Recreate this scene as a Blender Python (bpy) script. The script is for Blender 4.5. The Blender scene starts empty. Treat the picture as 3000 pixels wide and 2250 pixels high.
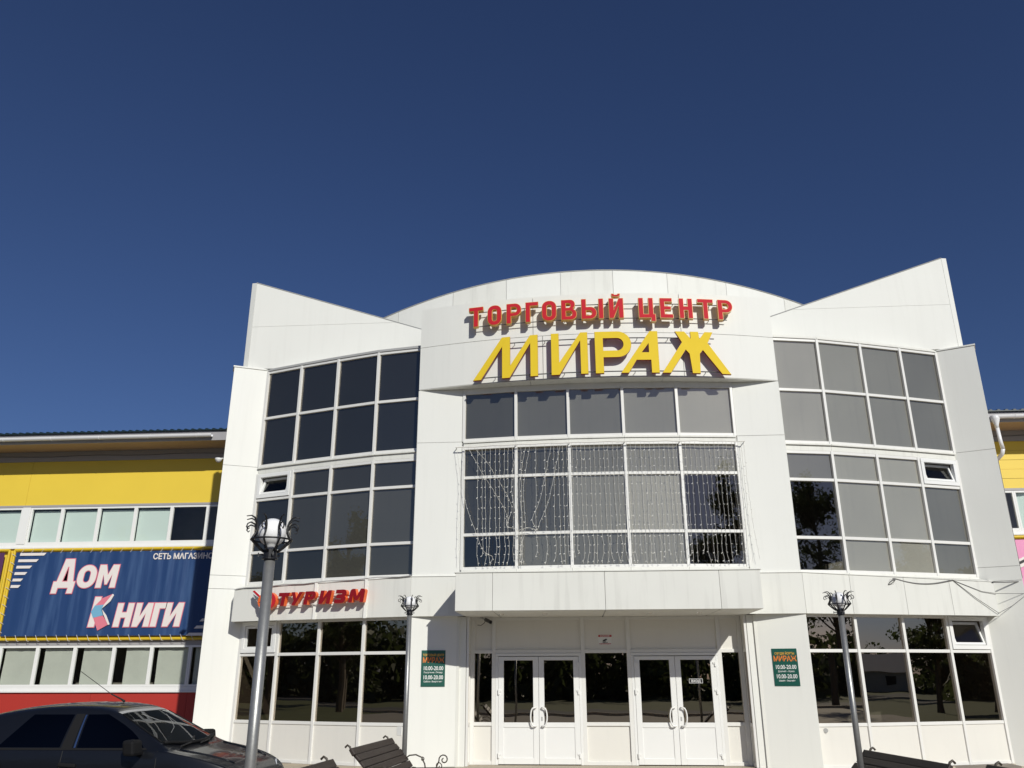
import bpy, bmesh, math, random
from mathutils import Vector, Matrix, Euler
random.seed(7)
R = math.radians
SC = bpy.context.scene
COL = SC.collection

# ------------------------------------------------------------------ camera
cam_d = bpy.data.cameras.new('camera')
cam = bpy.data.objects.new('camera', cam_d)
COL.objects.link(cam)
cam_d.sensor_fit = 'HORIZONTAL'
cam_d.sensor_width = 36.0
cam_d.lens = 36.0 * 2398.4 / 3000.0
cam_d.clip_start = 0.05
cam_d.clip_end = 3000.0
PITCH, ROLL, YAW = R(19.5597), R(-0.1701), R(-4.1115)
def cam_dir(a, b):
    c, s = math.cos(ROLL), math.sin(ROLL)
    uu, vv = c * a + s * b, -s * a + c * b
    X, U, F = uu, -vv, 1.0
    cp, sp = math.cos(PITCH), math.sin(PITCH)
    y, z, x = cp * F - sp * U, sp * F + cp * U, X
    cy, sy = math.cos(YAW), math.sin(YAW)
    return Vector((cy * x + sy * y, -sy * x + cy * y, z))
f0 = cam_dir(0, 0).normalized()
r0 = (cam_dir(1, 0) - cam_dir(0, 0)).normalized()
u0 = (cam_dir(0, -1) - cam_dir(0, 0)).normalized()
mw = Matrix((r0, u0, -f0)).transposed().to_4x4()
mw.translation = Vector((-0.65586, -18.0, 1.56644))
cam.matrix_world = mw
SC.camera = cam

# ------------------------------------------------------------------ sky, sun, exposure
SUN_AZ, SUN_EL = R(28.0), R(29.3)         # azimuth measured from -Y towards +X
sd = Vector((math.sin(SUN_AZ) * math.cos(SUN_EL), -math.cos(SUN_AZ) * math.cos(SUN_EL), math.sin(SUN_EL)))
world = bpy.data.worlds.new('World')
SC.world = world
world.use_nodes = True
wn = world.node_tree.nodes
sky = wn.new('ShaderNodeTexSky')
sky.sky_type = 'NISHITA'
sky.sun_disc = False
sky.sun_elevation = SUN_EL
sky.sun_rotation = math.atan2(sd.x, sd.y)
sky.altitude = 300.0
sky.air_density = 1.0
sky.dust_density = 0.8
sky.ozone_density = 8.0
bg = wn['Background']
bg.inputs['Strength'].default_value = 0.05
tint = wn.new('ShaderNodeMix')             # one even colour balance over the whole sky
tint.data_type = 'RGBA'; tint.blend_type = 'MULTIPLY'
tint.inputs[0].default_value = 1.0
tint.inputs[7].default_value = (1.03, 0.925, 1.05, 1.0)
world.node_tree.links.new(sky.outputs['Color'], tint.inputs[6])
world.node_tree.links.new(tint.outputs[2], bg.inputs['Color'])
sun_d = bpy.data.lights.new('sun', 'SUN')
sun_d.energy = 3.55
sun_d.angle = R(0.53)
sun_d.color = (1.0, 0.98, 0.90)
sun = bpy.data.objects.new('sun', sun_d)
COL.objects.link(sun)
sun.rotation_euler = sd.to_track_quat('Z', 'Y').to_euler()
sun.location = (20, -40, 30)
vs = SC.view_settings
vs.view_transform = 'Standard'
vs.look = 'None'
vs.gamma = 1.0
vs.use_curve_mapping = False
vs.exposure = 0.0

GZ = -0.30                                 # ground level

# ------------------------------------------------------------------ helpers
def thing(name, label, cat, loc=(0, 0, 0), rotz=0.0, group=None):
    o = bpy.data.objects.new(name, None)
    COL.objects.link(o)
    o.location = loc
    o.rotation_euler = (0, 0, rotz)
    o.empty_display_size = 0.2
    o['label'] = label
    o['category'] = cat
    if group: o['group'] = group
    return o

def tag(o, label, cat, group=None):
    o['label'] = label
    o['category'] = cat
    if group: o['group'] = group
    return o

class MB:
    """collects faces, then links them as one mesh object"""
    def __init__(s):
        s.v, s.f, s.m = [], [], []
    def face(s, pts, m=0):
        n = len(s.v)
        s.v += [tuple(p) for p in pts]
        s.f.append(tuple(range(n, n + len(pts))))
        s.m.append(m)
    def hexa(s, p, m=0):
        # p: 8 corners, 0-3 bottom ring, 4-7 top ring
        n = len(s.v)
        s.v += [tuple(q) for q in p]
        for q in ((3, 2, 1, 0), (4, 5, 6, 7), (0, 1, 5, 4), (1, 2, 6, 5), (2, 3, 7, 6), (3, 0, 4, 7)):
            s.f.append(tuple(n + k for k in q))
            s.m.append(m)
    def box(s, x0, x1, y0, y1, z0, z1, m=0):
        s.hexa([(x0, y0, z0), (x1, y0, z0), (x1, y1, z0), (x0, y1, z0),
                (x0, y0, z1), (x1, y0, z1), (x1, y1, z1), (x0, y1, z1)], m)
    def wall(s, A, B, z0, z1, t, off=0.0, z0b=None, z1b=None, m=0):
        """slab standing on plan line A-B; front face 'off' in front of it, thickness t going back (+y side)"""
        A, B = Vector(A[:2]), Vector(B[:2])
        d = (B - A).normalized()
        n = Vector((d.y, -d.x))
        if n.y > 0: n = -n
        a, b = A + n * off, B + n * off
        c, e = B + n * (off - t), A + n * (off - t)
        zb0 = z0 if z0b is None else z0b
        zb1 = z1 if z1b is None else z1b
        s.hexa([(a.x, a.y, z0), (b.x, b.y, zb0), (c.x, c.y, zb0), (e.x, e.y, z0),
                (a.x, a.y, z1), (b.x, b.y, zb1), (c.x, c.y, zb1), (e.x, e.y, z1)], m)
    def obox(s, c, ax, ay, az, m=0):
        c, ax, ay, az = Vector(c), Vector(ax), Vector(ay), Vector(az)
        s.hexa([c - ax - ay - az, c + ax - ay - az, c + ax + ay - az, c - ax + ay - az,
                c - ax - ay + az, c + ax - ay + az, c + ax + ay + az, c - ax + ay + az], m)
    def tube(s, pts, r, n=6, m=0, cap=True):
        pts = [Vector(p) for p in pts]
        rs = r if isinstance(r, (list, tuple)) else [r] * len(pts)
        rings = []
        up = None
        for i, p in enumerate(pts):
            d = (pts[min(i + 1, len(pts) - 1)] - pts[max(i - 1, 0)])
            if d.length < 1e-9: d = Vector((0, 0, 1))
            d.normalize()
            if up is None:
                up = Vector((0, 0, 1)) if abs(d.z) < 0.9 else Vector((1, 0, 0))
            a = d.cross(up)
            if a.length < 1e-6: a = d.cross(Vector((0, 1, 0.01)))
            a.normalize()
            b = a.cross(d).normalized()
            up = b
            k = len(s.v)
            for j in range(n):
                t = 2 * math.pi * j / n
                s.v.append(tuple(p + (a * math.cos(t) + b * math.sin(t)) * rs[i]))
            rings.append(k)
        for i in range(len(rings) - 1):
            for j in range(n):
                s.f.append((rings[i] + j, rings[i] + (j + 1) % n, rings[i + 1] + (j + 1) % n, rings[i + 1] + j))
                s.m.append(m)
        if cap:
            s.f.append(tuple(rings[0] + j for j in range(n))[::-1]); s.m.append(m)
            s.f.append(tuple(rings[-1] + j for j in range(n))); s.m.append(m)
    def lathe(s, prof, n=20, c=(0, 0, 0), m=0):
        rings = []
        for r, z in prof:
            k = len(s.v)
            for j in range(n):
                t = 2 * math.pi * j / n
                s.v.append((c[0] + r * math.cos(t), c[1] + r * math.sin(t), c[2] + z))
            rings.append(k)
        for i in range(len(rings) - 1):
            for j in range(n):
                s.f.append((rings[i] + j, rings[i] + (j + 1) % n, rings[i + 1] + (j + 1) % n, rings[i + 1] + j))
                s.m.append(m)
        s.f.append(tuple(rings[0] + j for j in range(n))[::-1]); s.m.append(m)
        s.f.append(tuple(rings[-1] + j for j in range(n))); s.m.append(m)
    def grid(s, rows, m=0):
        k = len(s.v)
        nc = len(rows[0])
        for r_ in rows: s.v += [tuple(p) for p in r_]
        for i in range(len(rows) - 1):
            for j in range(nc - 1):
                a = k + i * nc + j
                s.f.append((a, a + 1, a + nc + 1, a + nc)); s.m.append(m)
    def build(s, name, mats, parent=None, smooth=False, fix=True, bevel=0.0):
        if name == 'pane':                       # single panes face the street
            fix = False
            fs = []
            for f in s.f:
                n_ = (Vector(s.v[f[1]]) - Vector(s.v[f[0]])).cross(Vector(s.v[f[2]]) - Vector(s.v[f[1]]))
                fl = n_.y > 0 if abs(n_.y) > 1e-6 else n_.x * s.v[f[0]][0] > 0
                fs.append(f[::-1] if fl else f)
            s.f = fs
        me = bpy.data.meshes.new(name)
        me.from_pydata(s.v, [], s.f)
        if not isinstance(mats, (list, tuple)): mats = [mats]
        for x in mats: me.materials.append(x)
        me.polygons.foreach_set('material_index', s.m)
        if smooth: me.polygons.foreach_set('use_smooth', [True] * len(s.f))
        if fix:
            bm = bmesh.new(); bm.from_mesh(me)
            bmesh.ops.recalc_face_normals(bm, faces=bm.faces)
            bm.to_mesh(me); bm.free()
        me.update()
        o = bpy.data.objects.new(name, me)
        COL.objects.link(o)
        if parent: o.parent = parent
        if bevel:
            md = o.modifiers.new('bevel', 'BEVEL')
            md.width = bevel; md.segments = 2; md.limit_method = 'ANGLE'
        return o

# ------------------------------------------------------------------ materials
def new_mat(name):
    m = bpy.data.materials.new(name)
    m.use_nodes = True
    return m, m.node_tree.nodes, m.node_tree.links, m.node_tree.nodes['Principled BSDF']

def mat(name, col, rough=0.5, metal=0.0, var=0.06, scale=3.0, spec=0.5, bump=0.0, streak=0.0, streakcol=(0.35, 0.34, 0.31), coat=0.0):
    m, N, L, P = new_mat(name)
    P.inputs['Roughness'].default_value = rough
    P.inputs['Metallic'].default_value = metal
    P.inputs['Specular IOR Level'].default_value = spec
    if coat: P.inputs['Coat Weight'].default_value = coat; P.inputs['Coat Roughness'].default_value = 0.03
    tc = N.new('ShaderNodeTexCoord')
    nz = N.new('ShaderNodeTexNoise'); nz.inputs['Scale'].default_value = scale; nz.inputs['Detail'].default_value = 5
    L.new(tc.outputs['Object'], nz.inputs['Vector'])
    mx = N.new('ShaderNodeMix'); mx.data_type = 'RGBA'
    mx.inputs[6].default_value = tuple(max(0, c * (1 - var)) for c in col) + (1,)
    mx.inputs[7].default_value = tuple(min(1, c * (1 + var)) for c in col) + (1,)
    L.new(nz.outputs['Fac'], mx.inputs[0])
    out = mx.outputs[2]
    if streak > 0:
        mp = N.new('ShaderNodeMapping'); mp.inputs['Scale'].default_value = (5, 5, 0.35)
        L.new(tc.outputs['Object'], mp.inputs['Vector'])
        n2 = N.new('ShaderNodeTexNoise'); n2.inputs['Scale'].default_value = 1.6; n2.inputs['Detail'].default_value = 6
        L.new(mp.outputs['Vector'], n2.inputs['Vector'])
        cr = N.new('ShaderNodeValToRGB')
        cr.color_ramp.elements[0].position = 0.52; cr.color_ramp.elements[0].color = (0, 0, 0, 1)
        cr.color_ramp.elements[1].position = 0.85; cr.color_ramp.elements[1].color = (streak, streak, streak, 1)
        L.new(n2.outputs['Fac'], cr.inputs['Fac'])
        m2 = N.new('ShaderNodeMix'); m2.data_type = 'RGBA'
        L.new(cr.outputs['Color'], m2.inputs[0]); L.new(out, m2.inputs[6])
        m2.inputs[7].default_value = streakcol + (1,)
        out = m2.outputs[2]
    L.new(out, P.inputs['Base Color'])
    if bump > 0:
        n3 = N.new('ShaderNodeTexNoise'); n3.inputs['Scale'].default_value = scale * 12; n3.inputs['Detail'].default_value = 4
        L.new(tc.outputs['Object'], n3.inputs['Vector'])
        bp = N.new('ShaderNodeBump'); bp.inputs['Strength'].default_value = bump; bp.inputs['Distance'].default_value = 0.01
        L.new(n3.outputs['Fac'], bp.inputs['Height']); L.new(bp.outputs['Normal'], P.inputs['Normal'])
    return m

def glass_mat(name, tint, refl, f0=0.10, wob=0.0025):
    """thin pane: tinted see-through part plus a mirror part that grows towards grazing angles"""
    m, N, L, P = new_mat(name)
    N.remove(P)
    tr = N.new('ShaderNodeBsdfTransparent'); tr.inputs['Color'].default_value = tint + (1,)
    gl = N.new('ShaderNodeBsdfGlossy'); gl.inputs['Color'].default_value = refl + (1,); gl.inputs['Roughness'].default_value = 0.0
    lw = N.new('ShaderNodeLayerWeight'); lw.inputs['Blend'].default_value = 0.5
    pw = N.new('ShaderNodeMath'); pw.operation = 'POWER'; pw.inputs[1].default_value = 5.0
    L.new(lw.outputs['Facing'], pw.inputs[0])
    ma = N.new('ShaderNodeMath'); ma.operation = 'MULTIPLY_ADD'; ma.inputs[1].default_value = 1.0 - f0; ma.inputs[2].default_value = f0
    L.new(pw.outputs[0], ma.inputs[0])
    tc = N.new('ShaderNodeTexCoord')
    nz = N.new('ShaderNodeTexNoise'); nz.inputs['Scale'].default_value = 0.9; nz.inputs['Detail'].default_value = 1
    L.new(tc.outputs['Object'], nz.inputs['Vector'])
    bp = N.new('ShaderNodeBump'); bp.inputs['Strength'].default_value = 1.0; bp.inputs['Distance'].default_value = wob
    L.new(nz.outputs['Fac'], bp.inputs['Height'])
    L.new(bp.outputs['Normal'], gl.inputs['Normal'])
    mx = N.new('ShaderNodeMixShader')
    L.new(ma.outputs[0], mx.inputs['Fac']); L.new(tr.outputs['BSDF'], mx.inputs[1]); L.new(gl.outputs['BSDF'], mx.inputs[2])
    L.new(mx.outputs['Shader'], N['Material Output'].inputs['Surface'])
    return m

M = {}
M['white'] = mat('white composite panel', (0.79, 0.790, 0.745), 0.55, var=0.03, scale=0.7, streak=0.08, spec=0.25)
M['white2'] = mat('weathered white panel', (0.755, 0.752, 0.70), 0.55, var=0.06, scale=0.9, streak=0.30, spec=0.25)
M['joint'] = mat('joint backing', (0.60, 0.60, 0.58), 0.8)
M['alu'] = mat('white painted aluminium', (0.77, 0.762, 0.73), 0.4, var=0.03, scale=2.0, streak=0.08)
M['pvc'] = mat('white plastic profile', (0.82, 0.82, 0.80), 0.3, var=0.02, scale=2.0)
M['lowpanel'] = mat('white infill panel', (0.765, 0.745, 0.69), 0.35, var=0.03, scale=1.2, streak=0.08)
M['flash'] = mat('grey sheet flashing', (0.42, 0.42, 0.41), 0.45, var=0.1, scale=4)
M['glass'] = glass_mat('tinted reflective glass', (0.74, 0.74, 0.71), (1.0, 0.91, 0.79), f0=0.16)
M['glass_low'] = glass_mat('bronze reflective glass', (0.38, 0.36, 0.33), (1.0, 0.88, 0.72), f0=0.36)
M['clear'] = glass_mat('clear window glass', (0.88, 0.91, 0.89), (0.9, 0.92, 0.92), f0=0.06)
for _k in (3, 8, 10, 15, 25, 32, 45, 55, 65, 72, 80): M['b%d' % _k] = mat('roller blind grey %d' % _k, (0.0091 * _k, 0.0090 * _k, 0.0085 * _k), 0.8, var=0.22, scale=0.45, streak=0.25, streakcol=(0.006 * _k, 0.006 * _k, 0.006 * _k))  # greys carry the sky mirrored in the panes, streaks its soft bands
M['blind_green'] = mat('pale green blind', (0.70, 0.79, 0.75), 0.8, var=0.04, scale=1.0)
M['paper'] = mat('white paper sheet', (0.56, 0.56, 0.50), 0.85, var=0.08, scale=3.0, bump=0.4)
M['room'] = mat('interior wall', (0.24, 0.22, 0.19), 0.9, var=0.25)
M['room_floor'] = mat('interior slab', (0.22, 0.19, 0.16), 0.7, var=0.2)
M['reveal'] = mat('beige plaster reveal', (0.55, 0.45, 0.36), 0.85, var=0.08)
M['red'] = mat('red sign acrylic', (0.56, 0.022, 0.035), 0.65, var=0.05, scale=5, spec=0.15)
M['yellow_edge'] = mat('yellow sign rim', (0.78, 0.46, 0.10), 0.4, var=0.05)
M['yellow'] = mat('yellow sign acrylic', (0.80, 0.575, 0.035), 0.65, var=0.03, scale=4, spec=0.15)
M['dkred'] = mat('dark red sign side', (0.30, 0.03, 0.025), 0.4)
M['wine'] = mat('wine red sign face', (0.26, 0.010, 0.018), 0.6, var=0.05, spec=0.15)
M['orange'] = mat('orange sign side', (0.85, 0.16, 0.035), 0.4, var=0.04)
M['rail'] = mat('dark sign rail', (0.10, 0.10, 0.10), 0.5, var=0.2)
M['wing_yellow'] = mat('yellow wall cladding', (0.80, 0.58, 0.06), 0.5, var=0.05, scale=0.8)
M['wing_red'] = mat('red plinth cladding', (0.42, 0.035, 0.025), 0.5, var=0.08, scale=0.8)
M['grey_band'] = mat('grey metal band', (0.36, 0.35, 0.36), 0.5, var=0.06)
M['brown_soffit'] = mat('brown eaves soffit', (0.40, 0.28, 0.20), 0.6, var=0.12, scale=1.5)
M['roof'] = mat('dark green sheet roof', (0.010, 0.024, 0.028), 0.4, var=0.15)
M['gutter'] = mat('white gutter', (0.82, 0.82, 0.83), 0.3, var=0.02)
M['frame_yellow'] = mat('yellow painted steel tube', (0.72, 0.50, 0.03), 0.45, var=0.15, scale=6)
M['ban_white'] = mat('banner white ink', (0.80, 0.74, 0.70), 0.6, var=0.03)
M['ban_pink'] = mat('banner pink ink', (0.72, 0.20, 0.26), 0.6, var=0.05)
M['ban_sky'] = mat('banner pale blue ink', (0.17, 0.42, 0.60), 0.6, var=0.05)
M['ban_purple'] = mat('purple vinyl banner', (0.10, 0.035, 0.10), 0.6, var=0.1)
M['ban_rose'] = mat('pink vinyl banner', (0.78, 0.30, 0.50), 0.6, var=0.05)
M['lace'] = mat('white lacing cord', (0.62, 0.60, 0.55), 0.7)
M['black_iron'] = mat('black wrought iron', (0.012, 0.012, 0.014), 0.42, var=0.2, scale=20)
M['bronze_iron'] = mat('brown wrought iron', (0.06, 0.048, 0.035), 0.45, var=0.25, scale=20)
M['pole'] = mat('galvanised grey pole', (0.34, 0.34, 0.33), 0.38, metal=0.6, var=0.18, scale=30, bump=0.12)
M['socket'] = mat('cream lamp socket', (0.75, 0.72, 0.62), 0.5)
M['slat'] = mat('dark brown bench slat', (0.042, 0.030, 0.024), 0.55, var=0.30, scale=9, bump=0.35)
M['green_sign'] = mat('dark green sign board', (0.008, 0.085, 0.062), 0.35, var=0.06)
M['sign_white'] = mat('white sign lettering', (0.80, 0.80, 0.78), 0.5, var=0.02)
M['sign_orange'] = mat('orange sign lettering', (0.80, 0.22, 0.03), 0.5, var=0.03)
M['sign_gold'] = mat('gold sign lettering', (0.78, 0.42, 0.05), 0.5, var=0.03)
M['sign_black'] = mat('black print', (0.015, 0.015, 0.016), 0.5)
M['sign_red'] = mat('red print', (0.50, 0.03, 0.03), 0.5)
M['cable'] = mat('grey cable', (0.16, 0.155, 0.15), 0.6)
M['white_wire'] = mat('white light string', (0.78, 0.76, 0.70), 0.5, var=0.04)
M['rubber'] = mat('black rubber', (0.012, 0.012, 0.012), 0.7)
M['carpaint'] = mat('very dark blue grey car paint', (0.006, 0.007, 0.010), 0.35, metal=0.0, var=0.08, scale=2.0, spec=0.3, coat=0.38)
M['cartrim'] = mat('black car trim', (0.010, 0.010, 0.011), 0.7, spec=0.2)
M['chrome'] = mat('bright metal', (0.75, 0.75, 0.75), 0.15, metal=1.0, var=0.02)
M['amber'] = mat('amber lens', (0.85, 0.26, 0.01), 0.2)
M['lens'] = mat('clear headlight lens', (0.55, 0.57, 0.60), 0.1)
M['seat'] = mat('car seat cloth', (0.20, 0.06, 0.05), 0.9)
M['carglass'] = glass_mat('dark car glass', (0.10, 0.105, 0.12), (0.9, 0.92, 0.95), f0=0.04, wob=0.0015)
M['windscreen'] = glass_mat('windscreen glass', (0.55, 0.60, 0.58), (0.9, 0.92, 0.95), f0=0.05, wob=0.0015)
M['plinth'] = mat('beige stone plinth', (0.46, 0.40, 0.31), 0.8, var=0.12, scale=4, bump=0.2)
M['paving'] = mat('concrete paving', (0.26, 0.235, 0.20), 0.85, var=0.15, scale=1.2, bump=0.3)
M['asphalt'] = mat('asphalt', (0.055, 0.054, 0.052), 0.9, var=0.2, scale=2.0, bump=0.3)
M['grass'] = mat('dry lawn', (0.075, 0.085, 0.030), 0.95, var=0.35, scale=0.6, bump=0.4)
M['bark'] = mat('tree bark', (0.10, 0.08, 0.06), 0.9, var=0.3, scale=6, bump=0.5)
def leaf_mat(name, col):
    m, N, L, P = new_mat(name)
    P.inputs['Roughness'].default_value = 0.6
    oi = N.new('ShaderNodeTexCoord'); nz = N.new('ShaderNodeTexNoise'); nz.inputs['Scale'].default_value = 1.2
    L.new(oi.outputs['Object'], nz.inputs['Vector'])
    mx = N.new('ShaderNodeMix'); mx.data_type = 'RGBA'
    mx.inputs[6].default_value = tuple(0.55 * c for c in col) + (1,); mx.inputs[7].default_value = tuple(1.4 * c for c in col) + (1,)
    L.new(nz.outputs['Fac'], mx.inputs[0]); L.new(mx.outputs[2], P.inputs['Base Color'])
    tr = N.new('ShaderNodeBsdfTranslucent'); L.new(mx.outputs[2], tr.inputs['Color'])
    ms = N.new('ShaderNodeMixShader'); ms.inputs['Fac'].default_value = 0.45
    L.new(P.outputs['BSDF'], ms.inputs[1]); L.new(tr.outputs['BSDF'], ms.inputs[2]); L.new(ms.outputs['Shader'], N['Material Output'].inputs['Surface'])
    return m
M['leaf'] = leaf_mat('tree leaves', (0.075, 0.10, 0.035)); M['leaf2'] = leaf_mat('forest leaves', (0.065, 0.085, 0.03))
M['house'] = mat('far house wall', (0.62, 0.55, 0.46), 0.8, var=0.1)
M['houseroof'] = mat('pale sheet roof', (0.70, 0.62, 0.52), 0.45, var=0.08)

def globe_mat():
    m, N, L, P = new_mat('white opal globe')
    P.inputs['Base Color'].default_value = (0.90, 0.90, 0.91, 1)
    P.inputs['Roughness'].default_value = 0.12
    P.inputs['Subsurface Weight'].default_value = 0.25
    P.inputs['Subsurface Radius'].default_value = (0.05, 0.05, 0.05)
    return m
M['globe'] = globe_mat()

def banner_mat():
    # blue vinyl with paler streaks stretched near vertical
    m, N, L, P = new_mat('blue vinyl banner')
    P.inputs['Roughness'].default_value = 0.5
    tc = N.new('ShaderNodeTexCoord')
    mp = N.new('ShaderNodeMapping'); mp.inputs['Scale'].default_value = (3.2, 1, 0.25); mp.inputs['Rotation'].default_value = (0, R(6), 0)
    L.new(tc.outputs['Object'], mp.inputs['Vector'])
    nz = N.new('ShaderNodeTexNoise'); nz.inputs['Scale'].default_value = 1.6; nz.inputs['Detail'].default_value = 4
    L.new(mp.outputs['Vector'], nz.inputs['Vector'])
    cr = N.new('ShaderNodeValToRGB')
    cr.color_ramp.elements[0].position = 0.45; cr.color_ramp.elements[0].color = (0.016, 0.050, 0.155, 1)
    cr.color_ramp.elements[1].position = 0.80; cr.color_ramp.elements[1].color = (0.06, 0.12, 0.26, 1)
    L.new(nz.outputs['Fac'], cr.inputs['Fac'])
    L.new(cr.outputs['Color'], P.inputs['Base Color'])
    return m
M['banner'] = banner_mat()

# ------------------------------------------------------------------ flat shapes / lettering
def curve_mesh(polys, depth):
    """polys: closed outlines (outer and holes) in (u,v); returns verts, faces with w in [0,depth]"""
    cu = bpy.data.curves.new('tmp', 'CURVE')
    cu.dimensions = '2D'; cu.fill_mode = 'BOTH'; cu.extrude = depth / 2.0
    for pl in polys:
        sp = cu.splines.new('POLY')
        sp.points.add(len(pl) - 1)
        for i, (a, b) in enumerate(pl): sp.points[i].co = (a, b, 0, 1)
        sp.use_cyclic_u = True
    return _to_mesh(cu, depth)

def text_mesh(body, size, depth, offset=0.0, shear=0.0, align='LEFT', sx=1.0, spacing=1.0):
    cu = bpy.data.curves.new('tmp', 'FONT')
    cu.body = body; cu.size = size; cu.extrude = depth / 2.0; cu.offset = offset; cu.shear = shear
    cu.align_x = align; cu.resolution_u = 3; cu.space_character = spacing
    v, f = _to_mesh(cu, depth)
    return [(a * sx, b, c) for a, b, c in v], f

def _to_mesh(cu, depth):
    o = bpy.data.objects.new('tmp', cu)
    COL.objects.link(o)
    dg = bpy.context.evaluated_depsgraph_get()
    me = bpy.data.meshes.new_from_object(o.evaluated_get(dg))
    v = [(p.co.x, p.co.y, p.co.z + depth / 2.0) for p in me.vertices]
    f = [tuple(p.vertices) for p in me.polygons]
    bpy.data.objects.remove(o); bpy.data.curves.remove(cu); bpy.data.meshes.remove(me)
    return v, f

def place(name, vf, fn, mats, parent, depth=None):
    """map (u,v,w) through fn to world; second material goes on the sides"""
    v, f = vf
    me = bpy.data.meshes.new(name)
    me.from_pydata([fn(*p) for p in v], [], f)
    if not isinstance(mats, (list, tuple)): mats = [mats]
    for m in mats: me.materials.append(m)
    if len(mats) > 1:
        for p, src in zip(me.polygons, f):
            ws = [v[k][2] for k in src]
            p.material_index = 1 if max(ws) - min(ws) > 1e-5 else 0
    bm = bmesh.new(); bm.from_mesh(me)
    bmesh.ops.remove_doubles(bm, verts=bm.verts, dist=1e-5)
    bmesh.ops.recalc_face_normals(bm, faces=bm.faces)
    bm.to_mesh(me); bm.free(); me.update()
    o = bpy.data.objects.new(name, me); COL.objects.link(o)
    if parent: o.parent = parent
    return o

def arc_pts(cx, cz, r, a0, a1, n=7, rz=None):
    rz = r if rz is None else rz
    return [(cx + r * math.cos(R(a0 + (a1 - a0) * i / n)), cz + rz * math.sin(R(a0 + (a1 - a0) * i / n))) for i in range(n + 1)]

def rrect(x0, z0, x1, z1, r, corners='1111', n=5):
    p = []
    for k, (cx, cz, a, bx, bz) in enumerate(((x0 + r, z0 + r, 180, x0, z0), (x1 - r, z0 + r, 270, x1, z0), (x1 - r, z1 - r, 0, x1, z1), (x0 + r, z1 - r, 90, x0, z1))):
        if corners[k] == '1': p += arc_pts(cx, cz, r, a, a + 90, n)
        else: p.append((bx, bz))
    return p

# ------------------------------------------------------------------ ground
gb = MB(); gb.face([(-400, -500, GZ - 0.012), (400, -500, GZ - 0.012), (400, 400, GZ - 0.012), (-400, 400, GZ - 0.012)])
o = gb.build('ground', M['grass']); o['kind'] = 'structure'
gb = MB(); gb.face([(-21, -24, GZ), (24, -24, GZ), (24, 7.6, GZ), (-21, 7.6, GZ)])
o = gb.build('plaza', M['paving']); o['kind'] = 'structure'
gb = MB(); gb.face([(-120, -31, GZ - 0.004), (120, -31, GZ - 0.004), (120, -24.2, GZ - 0.004), (-120, -24.2, GZ - 0.004)])
o = gb.build('road', M['asphalt']); o['kind'] = 'structure'
gb = MB(); gb.box(-60, 60, -24.2, -24.0, GZ - 0.1, GZ + 0.12)
o = gb.build('kerb', M['plinth']); o['kind'] = 'structure'
gb = MB(); gb.box(-9.7, 9.7, -1.9, 7.45, GZ - 0.1, GZ + 0.045)
o = gb.build('pavement', M['plinth']); o['kind'] = 'structure'

# ================================================================== SHOPPING CENTRE
SHOP = thing('shopping_centre', 'white shopping centre pavilion with curved glazed front and arched parapet', 'building')
G8 = 0.0035                                   # half joint between cladding panels

def panel(A, B, z0, z1, mat_=None, t=0.06, off=0.0, z0b=None, z1b=None, parent=SHOP, name='panel', gap=G8):
    A, B = Vector(A[:2]), Vector(B[:2])
    d = (B - A).normalized() * gap
    b = MB()
    b.wall(A + d, B - d, z0 + gap, z1 - gap, t, off, None if z0b is None else z0b + gap, None if z1b is None else z1b - gap)
    return b.build(name, mat_ or M['white'], parent, bevel=0.004)

def mir(p, s): return (p[0] * s, p[1])

CUR = [(4.06, 0.19), (5.24, 0.42), (6.34, 0.775), (7.40, 1.145), (8.41, 1.52)]

def frame_bar(b, A, B, z0, z1, front=0.035, t=0.11):
    b.wall(A, B, z0, z1, t, front)

def post(b, p, z0, z1, w=0.07, front=0.045, t=0.13, dirv=None):
    d = Vector(dirv).normalized() * (w / 2)
    A = Vector(p[:2]) - d; B = Vector(p[:2]) + d
    b.wall(A, B, z0, z1, t, front)

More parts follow.
